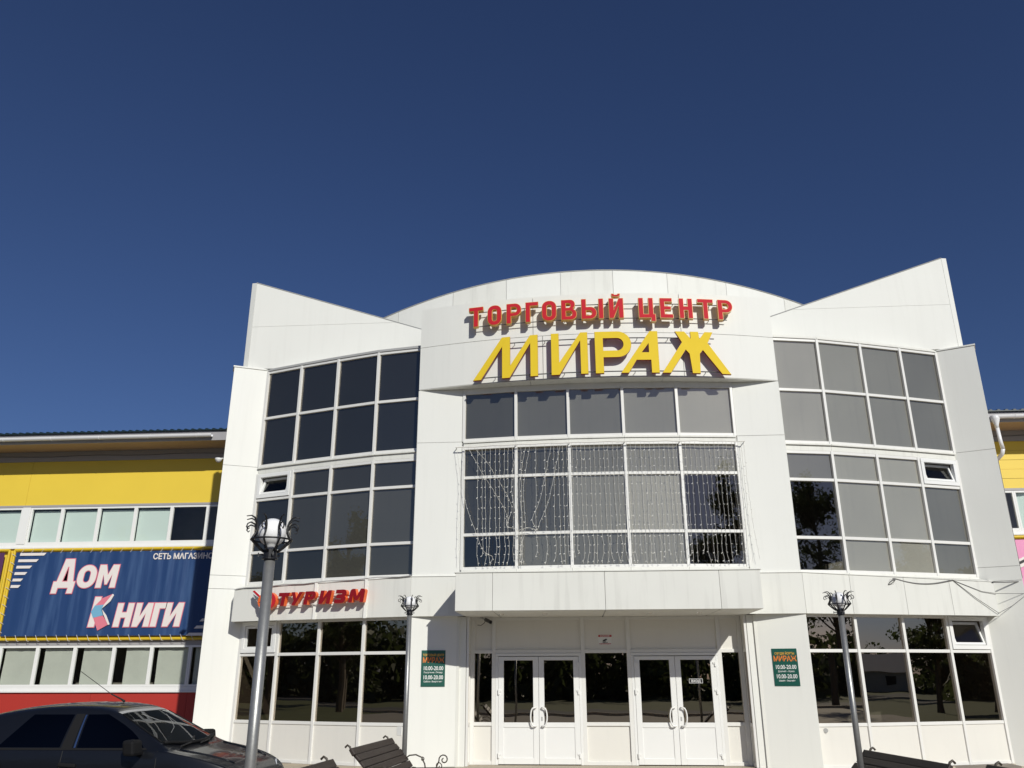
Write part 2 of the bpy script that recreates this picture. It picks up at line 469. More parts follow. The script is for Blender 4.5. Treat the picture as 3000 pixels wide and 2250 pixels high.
def curtain(pts, rows, parent, glass, backings=None, skip=(), bar=0.064, panels=(), end_w=0.08, pmat=None, name='window_frame', topbar=None, glass_back=0.012):
    """frame of posts and rails along plan points; rows = list of z levels from bottom to top. One pane per cell"""
    b = MB()
    n = len(pts)
    for i, p in enumerate(pts):
        if i == 0: d = Vector(pts[1]) - Vector(pts[0])
        elif i == n - 1: d = Vector(pts[-1]) - Vector(pts[-2])
        else: d = Vector(pts[i + 1]) - Vector(pts[i - 1])
        post(b, p, rows[0], rows[-1], bar, 0.045, 0.13, d)
    for j, z in enumerate(rows):
        h = bar / 2
        z0, z1 = z - h, z + h
        if j == 0: z0, z1 = z, z + bar
        if j == len(rows) - 1: z0, z1 = z - (topbar or bar), z
        for i in range(n - 1):
            A, B = Vector(pts[i]), Vector(pts[i + 1])
            d = (B - A).normalized() * (bar / 2)
            b.wall(A + d, B - d, z0, z1, 0.11, 0.032)
    fr = b.build(name, M['alu'], parent, bevel=0.004)
    for j in range(len(rows) - 1):
        for i in range(n - 1):
            if (i, j) in skip: continue
            A, B = Vector(pts[i]), Vector(pts[i + 1])
            d = (B - A).normalized() * (bar * 0.45)
            g = MB()
            if (j in panels):
                g.wall(A + d, B - d, rows[j] + 0.03, rows[j + 1] - 0.03, 0.03, 0.012)
                g.build('infill_panel', pmat or M['lowpanel'], fr)
            else:
                a_, b_ = A + d, B - d
                tl = random.uniform(-0.004, 0.004); tm = random.uniform(-0.003, 0.003)
                nrm = Vector((d.y, -d.x)).normalized()
                if nrm.y > 0: nrm = -nrm
                def pt(q, z, k): 
                    w = q - nrm * (glass_back + k)
                    return (w.x, w.y, z)
                z0, z1 = rows[j] + 0.03, rows[j + 1] - 0.03
                g.face([pt(a_, z0, tl), pt(b_, z0, tm), pt(b_, z1, -tl), pt(a_, z1, -tm)])
                g.build('pane', glass, fr)
                if backings and (i, j) in backings:
                    k = MB()
                    mt, z0f, z1f = backings[(i, j)]
                    zz0 = z0 + (z1 - z0) * z0f; zz1 = z0 + (z1 - z0) * z1f
                    k.wall(A + d * 0.8, B - d * 0.8, zz0 - 0.015, zz1 + 0.015, 0.006, -0.024)
                    k.build('blind', M[mt], fr)  # sheet behind the glass, toned as the sky this pane would reflect
    return fr

def tilted_vent(A, B, z0, z1, parent, tilt=17, open_=True):
    """white casement: fixed outer frame, sash hinged at the bottom and tilted inwards, its own pane"""
    A, B = Vector(A), Vector(B)
    d = (B - A).normalized(); n = Vector((d.y, -d.x))
    if n.y > 0: n = -n
    L = (B - A).length
    f = MB(); w = 0.085
    f.wall(A, B, z0, z0 + w, 0.10, 0.06); f.wall(A, B, z1 - w, z1, 0.10, 0.06)
    f.wall(A, A + d * w, z0 + w, z1 - w, 0.10, 0.06); f.wall(B - d * w, B, z0 + w, z1 - w, 0.10, 0.06)
    fr = f.build('vent_window', M['pvc'], parent, bevel=0.005)
    a3 = Vector((A.x, A.y, z0 + w)) + Vector((d.x, d.y, 0)) * (w + 0.005)
    x3 = Vector((d.x, d.y, 0)); in3 = Vector((-n.x, -n.y, 0))
    th = R(tilt if open_ else 0)
    up = Vector((0, 0, math.cos(th))) + in3 * math.sin(th)
    nn = x3.cross(up).normalized()
    if nn.y > 0: nn = -nn
    LL = L - 2 * w - 0.01; HH = (z1 - z0 - 2 * w) * 0.985; sw = 0.05
    s = MB()
    def bar(u0, u1, v0, v1):
        c = a3 + x3 * ((u0 + u1) / 2) + up * ((v0 + v1) / 2) + nn * 0.02
        s.obox(c, x3 * ((u1 - u0) / 2), up * ((v1 - v0) / 2), nn * 0.022)
    bar(0, LL, 0, sw); bar(0, LL, HH - sw, HH); bar(0, sw, sw, HH - sw); bar(LL - sw, LL, sw, HH - sw)
    sa = s.build('sash', M['pvc'], fr)
    g = MB()
    q = lambda u, v: a3 + x3 * u + up * v + nn * 0.015
    g.face([q(sw, sw), q(LL - sw, sw), q(LL - sw, HH - sw), q(sw, HH - sw)])
    g.build('pane', M['clear'], fr)
    return fr

# ---- side curtain walls, fins, gables
FIN_D, FIN_E = (9.200, 1.15), (8.41, 1.52)
bl_up_R = {(i, j): ('blind_mid', 0, 1) for i in range(4) for j in range(2)}
for s in (-1, 1):
    pts = [mir(p, s) for p in CUR]
    right = s > 0
    # upper storey
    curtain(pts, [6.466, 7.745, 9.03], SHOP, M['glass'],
            backings={(i, j): (('b65', 'b55', 'b45', 'b32')[i], 0, 1) for i in range(4) for j in range(2)} if right else {(i, j): ('b3', 0, 1) for i in range(4) for j in range(2)})
    # ledge between storeys and cap flashing
    b = MB()
    for i in range(4):
        A, B = pts[i], pts[i + 1]
        b.wall(A, B, 6.425, 6.464, 0.2, 0.075)
        b.wall(A, B, 6.30, 6.422, 0.2, 0.030)
    b.build('ledge', M['white2'], SHOP, bevel=0.004)
    b = MB()
    for i in range(4):
        A, B = pts[i], pts[i + 1]
        b.wall(A, B, 9.032, 9.062, 0.34, 0.055)
        b.wall(A, B, 9.064, 9.10, 0.34, 0.035)
    b.build('flashing', M['flash'] if not right else M['white2'], SHOP, bevel=0.003)
    # middle storey
    rows = [3.60, 4.355, 5.638, 6.298]
    if right:
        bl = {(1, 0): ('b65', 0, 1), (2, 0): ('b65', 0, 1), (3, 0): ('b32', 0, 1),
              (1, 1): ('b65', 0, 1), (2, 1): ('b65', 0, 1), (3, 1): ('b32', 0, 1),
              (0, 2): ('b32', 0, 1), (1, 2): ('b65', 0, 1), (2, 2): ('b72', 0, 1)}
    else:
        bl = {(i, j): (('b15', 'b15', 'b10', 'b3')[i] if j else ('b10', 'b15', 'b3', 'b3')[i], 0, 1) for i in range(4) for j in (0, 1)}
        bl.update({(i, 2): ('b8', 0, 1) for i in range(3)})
    fr = curtain(pts, rows, SHOP, M['glass'], backings=bl, skip=((3, 2),))
    A, B = Vector(pts[3]), Vector(pts[4])
    d = (B - A).normalized()
    if right: tilted_vent(A + d * 0.04, B - d * 0.04, rows[2] + 0.04, rows[3] - 0.02, fr and SHOP)
    else: tilted_vent(B - d * 0.04, A + d * 0.04, rows[2] + 0.04, rows[3] - 0.02, SHOP)
    # sill strip under middle storey
    b = MB()
    for i in range(4): b.wall(pts[i], pts[i + 1], 3.545, 3.597, 0.25, 0.07)
    b.build('window_sill', M['white2'], SHOP, bevel=0.004)
    # ground storey with white infill panels at the foot
    rows = [GZ + 0.09, 0.597, 2.02, 2.76]
    gblinds = {}
    curtain(pts, rows, SHOP, M['glass_low'], backings=gblinds, skip=((3, 2),), panels=(0,))
    if right: tilted_vent(A + d * 0.04, B - d * 0.04, rows[2] + 0.04, rows[3] - 0.02, SHOP)
    else: tilted_vent(B - d * 0.04, A + d * 0.04, rows[2] + 0.04, rows[3] - 0.02, SHOP, open_=False)
    b = MB()
    for i in range(4): b.wall(pts[i], pts[i + 1], GZ, GZ + 0.087, 0.4, 0.10)
    b.build('plinth', M['plinth'], SHOP, bevel=0.006)
    # outer fin, built of cladding panels
    D, E = mir(FIN_D, s), mir(FIN_E, s)
    zs = [GZ, 3.50, 3.81, 6.48, 9.06]
    for k in range(4):
        panel(E, D, zs[k], zs[k + 1], M['white'])
    b = MB()
    dv = (Vector(D) - Vector(E)).normalized() * 0.02
    b.wall(Vector(E) + dv, Vector(D) - dv, GZ, 9.04, 0.05, -0.062)
    x = D[0]
    b.box(min(x, x - s * 0.12), max(x, x - s * 0.12), D[1] + 0.12, 7.48, GZ, 9.04)
    b.build('fin_core', M['joint'], SHOP)
    zz = [GZ, 3.81, 6.48, 9.06]
    for k in range(3):
        b = MB(); b.box(min(x, x + s * 0.004), max(x, x + s * 0.004), D[1] + 0.02, 7.49, zz[k] + 0.006, zz[k + 1] - 0.006)
        b.build('panel', M['white2'], SHOP)
    b = MB()
    b.wall(Vector(E) - dv * 2, Vector(D) + dv, 9.062, 9.10, 0.4, 0.02)
    b.build('coping', M['white'], SHOP, bevel=0.004)
    # roof-top gable wall rising outward
    GY, th = 1.45, 0.28
    def zt(xx): return 10.112 + (xx - 4.506) * (11.60 - 10.112) / (8.98 - 4.506)
    zj = 10.30
    xj = 4.506 + (zj - 10.112) / ((11.60 - 10.112) / (8.98 - 4.506))
    x0, xm, x1 = 4.02, 6.6, 8.98
    pieces = [[(x0, 9.10), (x1, 9.10), (x1, zj), (xj, zj), (x0, zt(x0))], [(xj + 0.03, zj), (x1, zj), (x1, zt(x1))]]
    for pl in pieces:
        cx = sum(q[0] for q in pl) / len(pl); cz = sum(q[1] for q in pl) / len(pl)
        sh_ = [(q[0] + (0.003 if q[0] < cx else -0.003), q[1] + (0.003 if q[1] < cz else -0.003)) for q in pl]
        b = MB(); n_ = len(sh_)
        fr_ = [(s * q[0], GY, q[1]) for q in sh_]; bk = [(s * q[0], GY + 0.05, q[1]) for q in sh_]
        b.face(fr_); b.face(bk[::-1])
        for q in range(n_): b.face([fr_[q], fr_[(q + 1) % n_], bk[(q + 1) % n_], bk[q]])
        b.build('panel', M['white'], SHOP)
    b = MB()
    pl = [(x0, 9.10), (x1 - 0.01, 9.10), (x1 - 0.01, zt(x1) - 0.01), (x0, zt(x0) - 0.01)]
    f1 = [(s * q[0], GY + 0.055, q[1]) for q in pl]; f2 = [(s * (q[0] - 0.08), GY + th, q[1]) for q in pl]
    b.face(f1); b.face(f2[::-1])
    for q in range(4): b.face([f1[q], f1[(q + 1) % 4], f2[(q + 1) % 4], f2[q]])
    b.build('gable_core', M['joint'], SHOP)
    # narrow outer return of the gable
    b = MB()
    f1 = [(s * 8.985, GY + 0.002, 9.10), (s * 9.115, GY + 0.05, 9.10), (s * 9.125, GY + 0.05, 11.615), (s * 8.985, GY + 0.002, 11.60)]
    f2 = [(s * 8.96, GY + 0.15, 9.10), (s * 9.06, GY + 0.2, 9.10), (s * 9.07, GY + 0.2, 11.61), (s * 8.96, GY + 0.15, 11.595)]
    b.face(f1); b.face(f2[::-1])
    for q in range(4): b.face([f1[q], f1[(q + 1) % 4], f2[(q + 1) % 4], f2[q]])
    b.build('gable_return', M['white'], SHOP)
    # thin edge trim along the sloping top
    b = MB()
    b.tube([(s * x0, GY - 0.003, zt(x0) + 0.004), (s * x1, GY - 0.003, zt(x1) + 0.004)], 0.012, 5)
    b.build('edge_trim', M['flash'], SHOP)
    # flat roof ledge between the curtain wall and the gable
    b = MB()
    for i in range(4):
        A, B = CUR[i], CUR[i + 1]
        if A[1] + 0.3 > 1.5: continue
        b.hexa([(s * A[0], A[1] + 0.30, 9.03), (s * B[0], min(B[1] + 0.30, 1.5), 9.03), (s * B[0], 1.52, 9.03), (s * A[0], 1.52, 9.03),
                (s * A[0], A[1] + 0.30, 9.07), (s * B[0], min(B[1] + 0.30, 1.5), 9.07), (s * B[0], 1.52, 9.07), (s * A[0], 1.52, 9.07)])
    b.build('roof_ledge', M['flash'], SHOP)

# ---- central piers
PI_P, PI_U, PI_J = (4.148, 0.0), (3.10, 0.0), (3.15, 0.20)
for s in (-1, 1):
    P, U, J = mir(PI_P, s), mir(PI_U, s), mir(PI_J, s)
    for z0, z1 in ((3.59, 6.60), (6.60, 7.872)): panel(U, P, z0, z1, M['white'])
    panel(J, P, GZ + 0.10, 3.57, M['white'])
    b = MB()
    dv = (Vector(P) - Vector(J)).normalized() * 0.02
    b.wall(Vector(J) + dv, Vector(P) - dv, GZ, 3.57, 0.06, -0.062)
    xa, xb = sorted((U[0] + s * 0.01, P[0] - s * 0.01))
    b.box(xa, xb, 0.064, 0.3, 3.575, 7.87)
    b.box(min(P[0], P[0] - s * 0.10), max(P[0], P[0] - s * 0.10), 0.07, 0.62, GZ, 9.9)
    b.build('pier_core', M['joint'], SHOP)
    b = MB()
    b.box(min(P[0], P[0] + s * 0.004), max(P[0], P[0] + s * 0.004), 0.012, 0.50, GZ + 0.1, 7.86)
    b.build('panel', M['white'], SHOP)
    # slim pilaster beside the entrance recess and its cover strip
    b = MB(); xa, xb = sorted((s * 3.135, s * 2.965))
    b.box(xa, xb, 0.235, 0.72, GZ + 0.1, 2.752)
    b.build('pilaster', M['white'], SHOP, bevel=0.004)
    b = MB(); xa, xb = sorted((s * 3.165, s * 3.105))
    b.box(xa, xb, 0.195, 0.232, GZ + 0.1, 2.752)
    b.build('cover_strip', M['white2'], SHOP)
    b = MB(); b.wall(J, P, GZ, GZ + 0.09, 0.12, 0.03); b.build('plinth', M['plinth'], SHOP)

# ---- curved sign panel above the middle
def arc_y(x): return -0.58 * (1 - (x / 4.148) ** 2)
def curved_panel(x0, x1, z0, z1, m_, gap=0.006, t=0.05, z1f=None):
    n = 8
    b = MB()
    xs_ = [x0 + gap + (x1 - x0 - 2 * gap) * i / n for i in range(n + 1)]
    F0 = [(x, arc_y(x), z0 + gap) for x in xs_]; F1 = [(x, arc_y(x), (z1f(x) if z1f else z1) - gap) for x in xs_]
    B0 = [(x, y + t, z) for x, y, z in F0]; B1 = [(x, y + t, z) for x, y, z in F1]
    for i in range(n):
        b.face([F0[i], F0[i + 1], F1[i + 1], F1[i]]); b.face([B1[i], B1[i + 1], B0[i + 1], B0[i]])
        b.face([F1[i], F1[i + 1], B1[i + 1], B1[i]]); b.face([F0[i + 1], F0[i], B0[i], B0[i + 1]])
    b.face([F0[0], F1[0], B1[0], B0[0]]); b.face([F0[n], B0[n], B1[n], F1[n]])
    return b.build('panel', m_, SHOP)
for x0, x1 in ((-4.148, -1.42), (-1.42, 1.98), (1.98, 4.148)):
    curved_panel(x0, x1, 8.95, 9.957, M['white'])
for x0, x1 in ((-4.148, -1.20), (-1.20, 1.98), (1.98, 4.148)):
    curved_panel(x0, x1, 7.885, 8.95, M['white'])
b = MB()
n = 24
xs_ = [-4.13 + 8.26 * i / n for i in range(n + 1)]
for i in range(n):
    b.face([(xs_[i], arc_y(xs_[i]) + 0.054, 7.884), (xs_[i + 1], arc_y(xs_[i + 1]) + 0.054, 7.884), (xs_[i + 1], arc_y(xs_[i + 1]) + 0.054, 9.95), (xs_[i], arc_y(xs_[i]) + 0.054, 9.95)])
    b.face([(xs_[i], arc_y(xs_[i]) + 0.054, 9.951), (xs_[i + 1], arc_y(xs_[i + 1]) + 0.054, 9.951), (xs_[i + 1], 2.0, 9.951), (xs_[i], 2.0, 9.951)])
b.box(-4.146, -4.10, 0.06, 2.0, 7.89, 9.95); b.box(4.10, 4.146, 0.06, 2.0, 7.89, 9.95)
b.build('sign_wall_core', M['white2'], SHOP, fix=False)
# soffit in three metal sheets
for x0, x1 in ((-4.13, -1.5), (-1.5, 1.5), (1.5, 4.13)):
    b = MB(); n = 8
    xs_ = [x0 + 0.004 + (x1 - x0 - 0.008) * i / n for i in range(n + 1)]
    for i in range(n):
        b.hexa([(xs_[i], arc_y(xs_[i]) + 0.004, 7.874), (xs_[i + 1], arc_y(xs_[i + 1]) + 0.004, 7.874), (xs_[i + 1], 0.75, 7.874), (xs_[i], 0.75, 7.874),
                (xs_[i], arc_y(xs_[i]) + 0.004, 7.883), (xs_[i + 1], arc_y(xs_[i + 1]) + 0.004, 7.883), (xs_[i + 1], 0.75, 7.883), (xs_[i], 0.75, 7.883)])
    b.build('soffit_panel', M['white2'], SHOP)

# ---- arched parapet behind, bowed in plan
AR, AC = 21.7, 11.89 - 21.7
def arch_z(x): return AC + math.sqrt(AR * AR - x * x)
def arch_y(x): return 2.0 + 0.9 * (x / 5.7) ** 2
xs_ = [-7.0, -5.35, -3.75, -2.25, -0.77, 0.64, 2.10, 3.70, 5.3, 7.0]
def arch_piece(name, m_, a_, c_, dy, t_, dz, n):
    b = MB(); px = [a_ + (c_ - a_) * k / n for k in range(n + 1)]
    F0 = [(x, arch_y(x) + dy, 9.0) for x in px]; F1 = [(x, arch_y(x) + dy, arch_z(x) + dz) for x in px]
    B0 = [(x, y + t_, z) for x, y, z in F0]; B1 = [(x, y + t_, z) for x, y, z in F1]
    for k in range(n):
        b.face([F0[k], F0[k + 1], F1[k + 1], F1[k]]); b.face([B1[k], B1[k + 1], B0[k + 1], B0[k]])
        b.face([F1[k], F1[k + 1], B1[k + 1], B1[k]]); b.face([F0[k + 1], F0[k], B0[k], B0[k + 1]])
    b.face([F0[0], F1[0], B1[0], B0[0]]); b.face([F0[n], B0[n], B1[n], F1[n]])
    return b.build(name, m_, SHOP)
for i in range(9): arch_piece('arch_panel', M['white'] if i % 2 else M['white2'], xs_[i] + 0.004, xs_[i + 1] - 0.004, 0, 0.05, 0, 6)
arch_piece('arch_core', M['joint'], -6.98, 6.98, 0.055, 0.25, -0.01, 40)
n = 40
px = [-6.98 + 13.96 * k / n for k in range(n + 1)]
b = MB()
b.tube([(px[k], arch_y(px[k]) - 0.005, arch_z(px[k]) + 0.012) for k in range(n + 1)], 0.014, 5)
b.build('arch_trim', M['flash'], SHOP)
# roof slab and barrel roof behind the parapet
b = MB()
b.box(-9.1, 9.1, 2.32, 14.0, 8.75, 8.98)
for k in range(n):
    b.hexa([(px[k], 3.7, 8.98), (px[k + 1], 3.7, 8.98), (px[k + 1], 14, 8.98), (px[k], 14, 8.98),
            (px[k], 3.7, arch_z(px[k]) - 0.25), (px[k + 1], 3.7, arch_z(px[k + 1]) - 0.25), (px[k + 1], 14, arch_z(px[k + 1]) - 0.25), (px[k], 14, arch_z(px[k]) - 0.25)])
b.build('roof', M['flash'], SHOP)

# ---- central glazed bay
BAYX = [-3.06, -1.85, -0.655, 0.575, 1.80, 3.06]
def bay_y(x): return 0.02 - 0.22 * (1 - (x / 3.06) ** 2)
BAY = [(x, bay_y(x)) for x in BAYX]
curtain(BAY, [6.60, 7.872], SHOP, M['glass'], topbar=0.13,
        backings={(0, 0): ('b15', 0, 1), (1, 0): ('b25', 0, 1), (2, 0): ('b32', 0, 1), (3, 0): ('b45', 0, 1), (4, 0): ('b65', 0, 1)})  # reflected sky put into the colour, brighter to the right
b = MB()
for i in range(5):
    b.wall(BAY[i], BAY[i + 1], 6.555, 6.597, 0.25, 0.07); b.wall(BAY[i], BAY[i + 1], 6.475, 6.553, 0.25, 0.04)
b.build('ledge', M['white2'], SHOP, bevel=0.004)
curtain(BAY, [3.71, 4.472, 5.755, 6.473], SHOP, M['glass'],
        backings={(0, 2): ('b8', 0, 1), (1, 2): ('b15', 0, 1), (2, 2): ('b32', 0, 1), (3, 2): ('b45', 0, 1), (4, 2): ('b45', 0, 1),
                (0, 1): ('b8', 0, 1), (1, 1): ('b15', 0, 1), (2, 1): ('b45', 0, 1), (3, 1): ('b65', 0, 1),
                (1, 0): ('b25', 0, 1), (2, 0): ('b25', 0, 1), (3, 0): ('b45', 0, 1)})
b = MB()
for i in range(5): b.wall(BAY[i], BAY[i + 1], 3.63, 3.708, 0.3, 0.075)
b.build('window_sill', M['white2'], SHOP, bevel=0.004)
for s in (-1, 1):
    b = MB(); xa, xb = sorted((s * 3.08, s * 3.13))
    b.box(xa, xb, 0.03, 0.70, 3.60, 7.868)
    b.build('bay_side', M['alu'], SHOP)

# ---- canopy over the entrance
b = MB(); b.box(-2.985, 2.985, -1.34, 0.0, 2.77, 3.47); b.box(-2.9, 2.9, 0.0, 0.62, 2.775, 3.47)
b.build('canopy_core', M['joint'], SHOP)
cx_ = [-2.996, -2.25, -0.03, 2.20, 2.996]
for i in range(4):
    b = MB(); b.box(cx_[i] + 0.003, cx_[i + 1] - 0.003, -1.406, -1.345, 2.757, 3.49)
    b.build('canopy_panel', M['white2'], SHOP, bevel=0.005)
for s in (-1, 1):
    b = MB(); xa, xb = sorted((s * 2.996, s * 2.986)); b.box(xa, xb, -1.34, 0.1, 2.757, 3.49)
    b.build('canopy_panel', M['white2'], SHOP)
for i in range(4):
    b = MB(); b.box(cx_[i] + 0.012, cx_[i + 1] - 0.012, -1.34, 0.62, 2.757, 2.768)
    b.build('soffit_panel', M['white2'], SHOP)
b = MB(); b.box(-3.02, 3.02, -1.425, 0.15, 3.492, 3.512); b.build('canopy_coping', M['white2'], SHOP, bevel=0.003)
for x in (-2.15, -1.25, 0.9, 1.9):
    b = MB(); b.lathe([(0.05, 2.745), (0.06, 2.7555)], 14, (x, -0.45, 0)); b.build('ceiling_spot', M['chrome'], SHOP)

# ---- fascia band over the ground floor
FAS = [(2.998, -0.03), (4.16, -0.03), (5.187, 0.19), (6.40, 0.475), (7.45, 0.74), (8.49, 1.0)]
FTOP = [3.58, 3.58, 3.545, 3.51, 3.48, 3.447]
FBOT = [2.75, 2.75, 2.745, 2.74, 2.737, 2.732]
for s in (-1, 1):
    for i in range(5):
        A, B = mir(FAS[i], s), mir(FAS[i + 1], s)
        b = MB(); d = (Vector(B) - Vector(A)).normalized() * 0.003
        b.wall(Vector(A) + d, Vector(B) - d, FBOT[i], FTOP[i], 0.05, 0, FBOT[i + 1], FTOP[i + 1])
        b.build('fascia_panel', M['white2'], SHOP, bevel=0.004)
    # top weathering and soffit
    t = MB(); u = MB()
    back = [(3.1, 0.5), (4.2, 0.42), (5.24, 0.6), (6.34, 0.95), (7.4, 1.3), (8.41, 1.65)]
    for i in range(5):
        A, B, C_, D_ = FAS[i], FAS[i + 1], back[i + 1], back[i]
        P3 = lambda q, z: (s * q[0], q[1], z)
        t.hexa([P3((A[0], A[1] - 0.015), FTOP[i] + 0.002), P3((B[0], B[1] - 0.015), FTOP[i + 1] + 0.002), P3(C_, 3.585), P3(D_, 3.585),
                P3((A[0], A[1] - 0.015), FTOP[i] + 0.016), P3((B[0], B[1] - 0.015), FTOP[i + 1] + 0.016), P3(C_, 3.60), P3(D_, 3.60)])
        u.hexa([P3((A[0], A[1] + 0.052), 2.765), P3((B[0], B[1] + 0.052), 2.765), P3(C_, 2.765), P3(D_, 2.765),
                P3((A[0], A[1] + 0.052), 2.78), P3((B[0], B[1] + 0.052), 2.78), P3(C_, 2.78), P3(D_, 2.78)])
    t.build('fascia_top', M['white2'], SHOP)
    u.build('soffit_panel', M['white2'], SHOP)
    e = MB()
    e.hexa([(s * 8.488, 1.003, 2.735), (s * 8.498, 1.003, 2.735), (s * 8.60, 1.48, 2.735), (s * 8.59, 1.48, 2.735),
            (s * 8.488, 1.003, 3.45), (s * 8.498, 1.003, 3.45), (s * 8.60, 1.48, 3.55), (s * 8.59, 1.48, 3.55)])
    e.build('fascia_end', M['white2'], SHOP)
b = MB()
for x, y, zt_ in ((-6.40, 0.475, 3.53), (-5.187, 0.19, 3.57)):
    b.box(x - 0.035, x + 0.035, y - 0.03, y - 0.002, 2.735, zt_)
b.build('cover_strip', M['white'], SHOP, bevel=0.004)

# ---- entrance front
EY = 0.63
ZB = GZ + 0.105
cols = [-2.865, -2.403, -0.481, 0.497, 2.414, 2.862]
b = MB()
w = 0.085
for x in cols: b.box(x - w / 2, x + w / 2, EY - 0.05, EY + 0.08, ZB, 2.755)
for i in range(5):
    x0, x1 = cols[i] + w / 2, cols[i + 1] - w / 2
    b.box(x0, x1, EY - 0.04, EY + 0.07, 2.695, 2.755); b.box(x0, x1, EY - 0.04, EY + 0.07, 2.005, 2.075)
    if i in (0, 2, 4):
        b.box(x0, x1, EY - 0.04, EY + 0.07, 0.555, 0.625); b.box(x0, x1, EY - 0.04, EY + 0.07, ZB, ZB + 0.07)
ent = b.build('entrance_frame', M['alu'], SHOP, bevel=0.005)
for i in range(5):
    x0, x1 = cols[i] + w / 2, cols[i + 1] - w / 2
    q = MB(); q.box(x0, x1, EY - 0.005, EY + 0.03, 2.075, 2.695); q.build('infill_panel', M['lowpanel'], ent)
    if i in (0, 2, 4):
        q = MB(); q.face([(x0, EY + 0.02, 0.625), (x1, EY + 0.02, 0.625), (x1, EY + 0.02, 2.005), (x0, EY + 0.02, 2.005)]); q.build('pane', M['glass_low'], ent)
        q = MB(); q.box(x0, x1, EY - 0.005, EY + 0.03, ZB + 0.07, 0.555); q.build('infill_panel', M['lowpanel'], ent)
# side returns of the recess
for s in (-1, 1):
    r_ = MB()
    A, B = (s * 2.91, 0.58), (s * 2.955, 0.10)
    x = s * 2.905
    xa, xb = sorted((x, x + s * 0.05))
    for y0, y1, z0, z1 in ((0.24, 0.30, ZB, 2.755), (0.52, 0.575, ZB, 2.755), (0.30, 0.52, 2.695, 2.755), (0.30, 0.52, 2.005, 2.075), (0.30, 0.52, 0.555, 0.625), (0.30, 0.52, ZB, ZB + 0.07)):
        r_.box(xa, xb, y0, y1, z0, z1)
    rf = r_.build('return_frame', M['alu'], SHOP, bevel=0.004)
    q = MB(); q.box(*sorted((x + s * 0.02, x + s * 0.035)), 0.30, 0.52, 2.075, 2.695); q.build('infill_panel', M['lowpanel'], rf)
    q = MB(); q.box(*sorted((x + s * 0.02, x + s * 0.035)), 0.30, 0.52, ZB + 0.07, 0.555); q.build('infill_panel', M['lowpanel'], rf)
    q = MB(); q.face([(x + s * 0.025, 0.30, 0.625), (x + s * 0.025, 0.52, 0.625), (x + s * 0.025, 0.52, 2.005), (x + s * 0.025, 0.30, 2.005)]); q.build('pane', M['glass_low'], rf)
# doors: two pairs
def door(x0, x1, hinge_left):
    y0, y1 = EY - 0.065, EY + 0.0
    b = MB()
    sw, zt_, zb_ = 0.115, 1.935, ZB + 0.015
    b.box(x0, x0 + sw, y0, y1, zb_, zt_); b.box(x1 - sw, x1, y0, y1, zb_, zt_)
    b.box(x0 + sw, x1 - sw, y0, y1, zt_ - 0.075, zt_); b.box(x0 + sw, x1 - sw, y0, y1, 0.525, 0.622); b.box(x0 + sw, x1 - sw, y0, y1, zb_, zb_ + 0.12)
    d = b.build('door', M['pvc'], SHOP, bevel=0.006)
    q = MB(); q.face([(x0 + sw, EY - 0.03, 0.622), (x1 - sw, EY - 0.03, 0.622), (x1 - sw, EY - 0.03, zt_ - 0.075), (x0 + sw, EY - 0.03, zt_ - 0.075)]); q.build('pane', M['glass_low'], d)
    q = MB(); q.box(x0 + sw, x1 - sw, EY - 0.05, EY - 0.02, zb_ + 0.12, 0.525); q.build('infill_panel', M['pvc'], d)
    hx = x0 + 0.012 if hinge_left else x1 - 0.012
    for z in (1.72, 1.17, ZB + 0.13):
        q = MB(); q.box(hx - 0.018, hx + 0.018, y0 - 0.028, y0 - 0.001, z, z + 0.10); sx_ = 0.05 if hinge_left else -0.05
        q.box(min(hx, hx + sx_), max(hx, hx + sx_), y0 - 0.018, y0 - 0.001, z + 0.055, z + 0.095)
        q.build('hinge', M['pvc'], d, bevel=0.003)
    # bowed pull handle
    mx_ = x1 - 0.055 if hinge_left else x0 + 0.055
    sg = -1 if hinge_left else 1
    pts = [(mx_, y0, 0.555), (mx_ + sg * 0.01, y0 - 0.06, 0.555)] + [(mx_ + sg * (0.055 + 0.06 * math.sin(a)), y0 - 0.075, 0.735 - 0.175 * math.cos(a)) for a in [R(v) for v in (0, 20, 45, 70, 90, 110, 135, 160, 180)]] + [(mx_ + sg * 0.01, y0 - 0.06, 0.915), (mx_, y0, 0.915)]
    q = MB(); q.tube(pts, 0.0155, 8); q.build('handle', M['pvc'], d, smooth=True)
    if not hinge_left:
        q = MB(); q.box(x0 + 0.045, x0 + 0.075, y0 - 0.006, y0 - 0.001, 0.655, 0.735); q.build('lock_plate', M['flash'], d)
    return d
for xa, xb in ((-2.403, -0.481), (0.497, 2.414)):
    f = MB(); a, c = xa + w / 2, xb - w / 2
    f.box(a, a + 0.055, EY - 0.055, EY + 0.04, ZB, 1.945); f.box(c - 0.055, c, EY - 0.055, EY + 0.04, ZB, 1.945); f.box(a, c, EY - 0.055, EY + 0.04, 1.947, 2.003)
    f.build('door_frame', M['pvc'], SHOP, bevel=0.005)
    mid = (xa + xb) / 2
    door(a + 0.058, mid - 0.003, True); door(mid + 0.003, c - 0.058, False)
b = MB(); b.box(-3.15, 3.15, -1.3, 0.70, GZ, ZB - 0.004)
b.build('entrance_step', M['plinth'], SHOP, bevel=0.012)

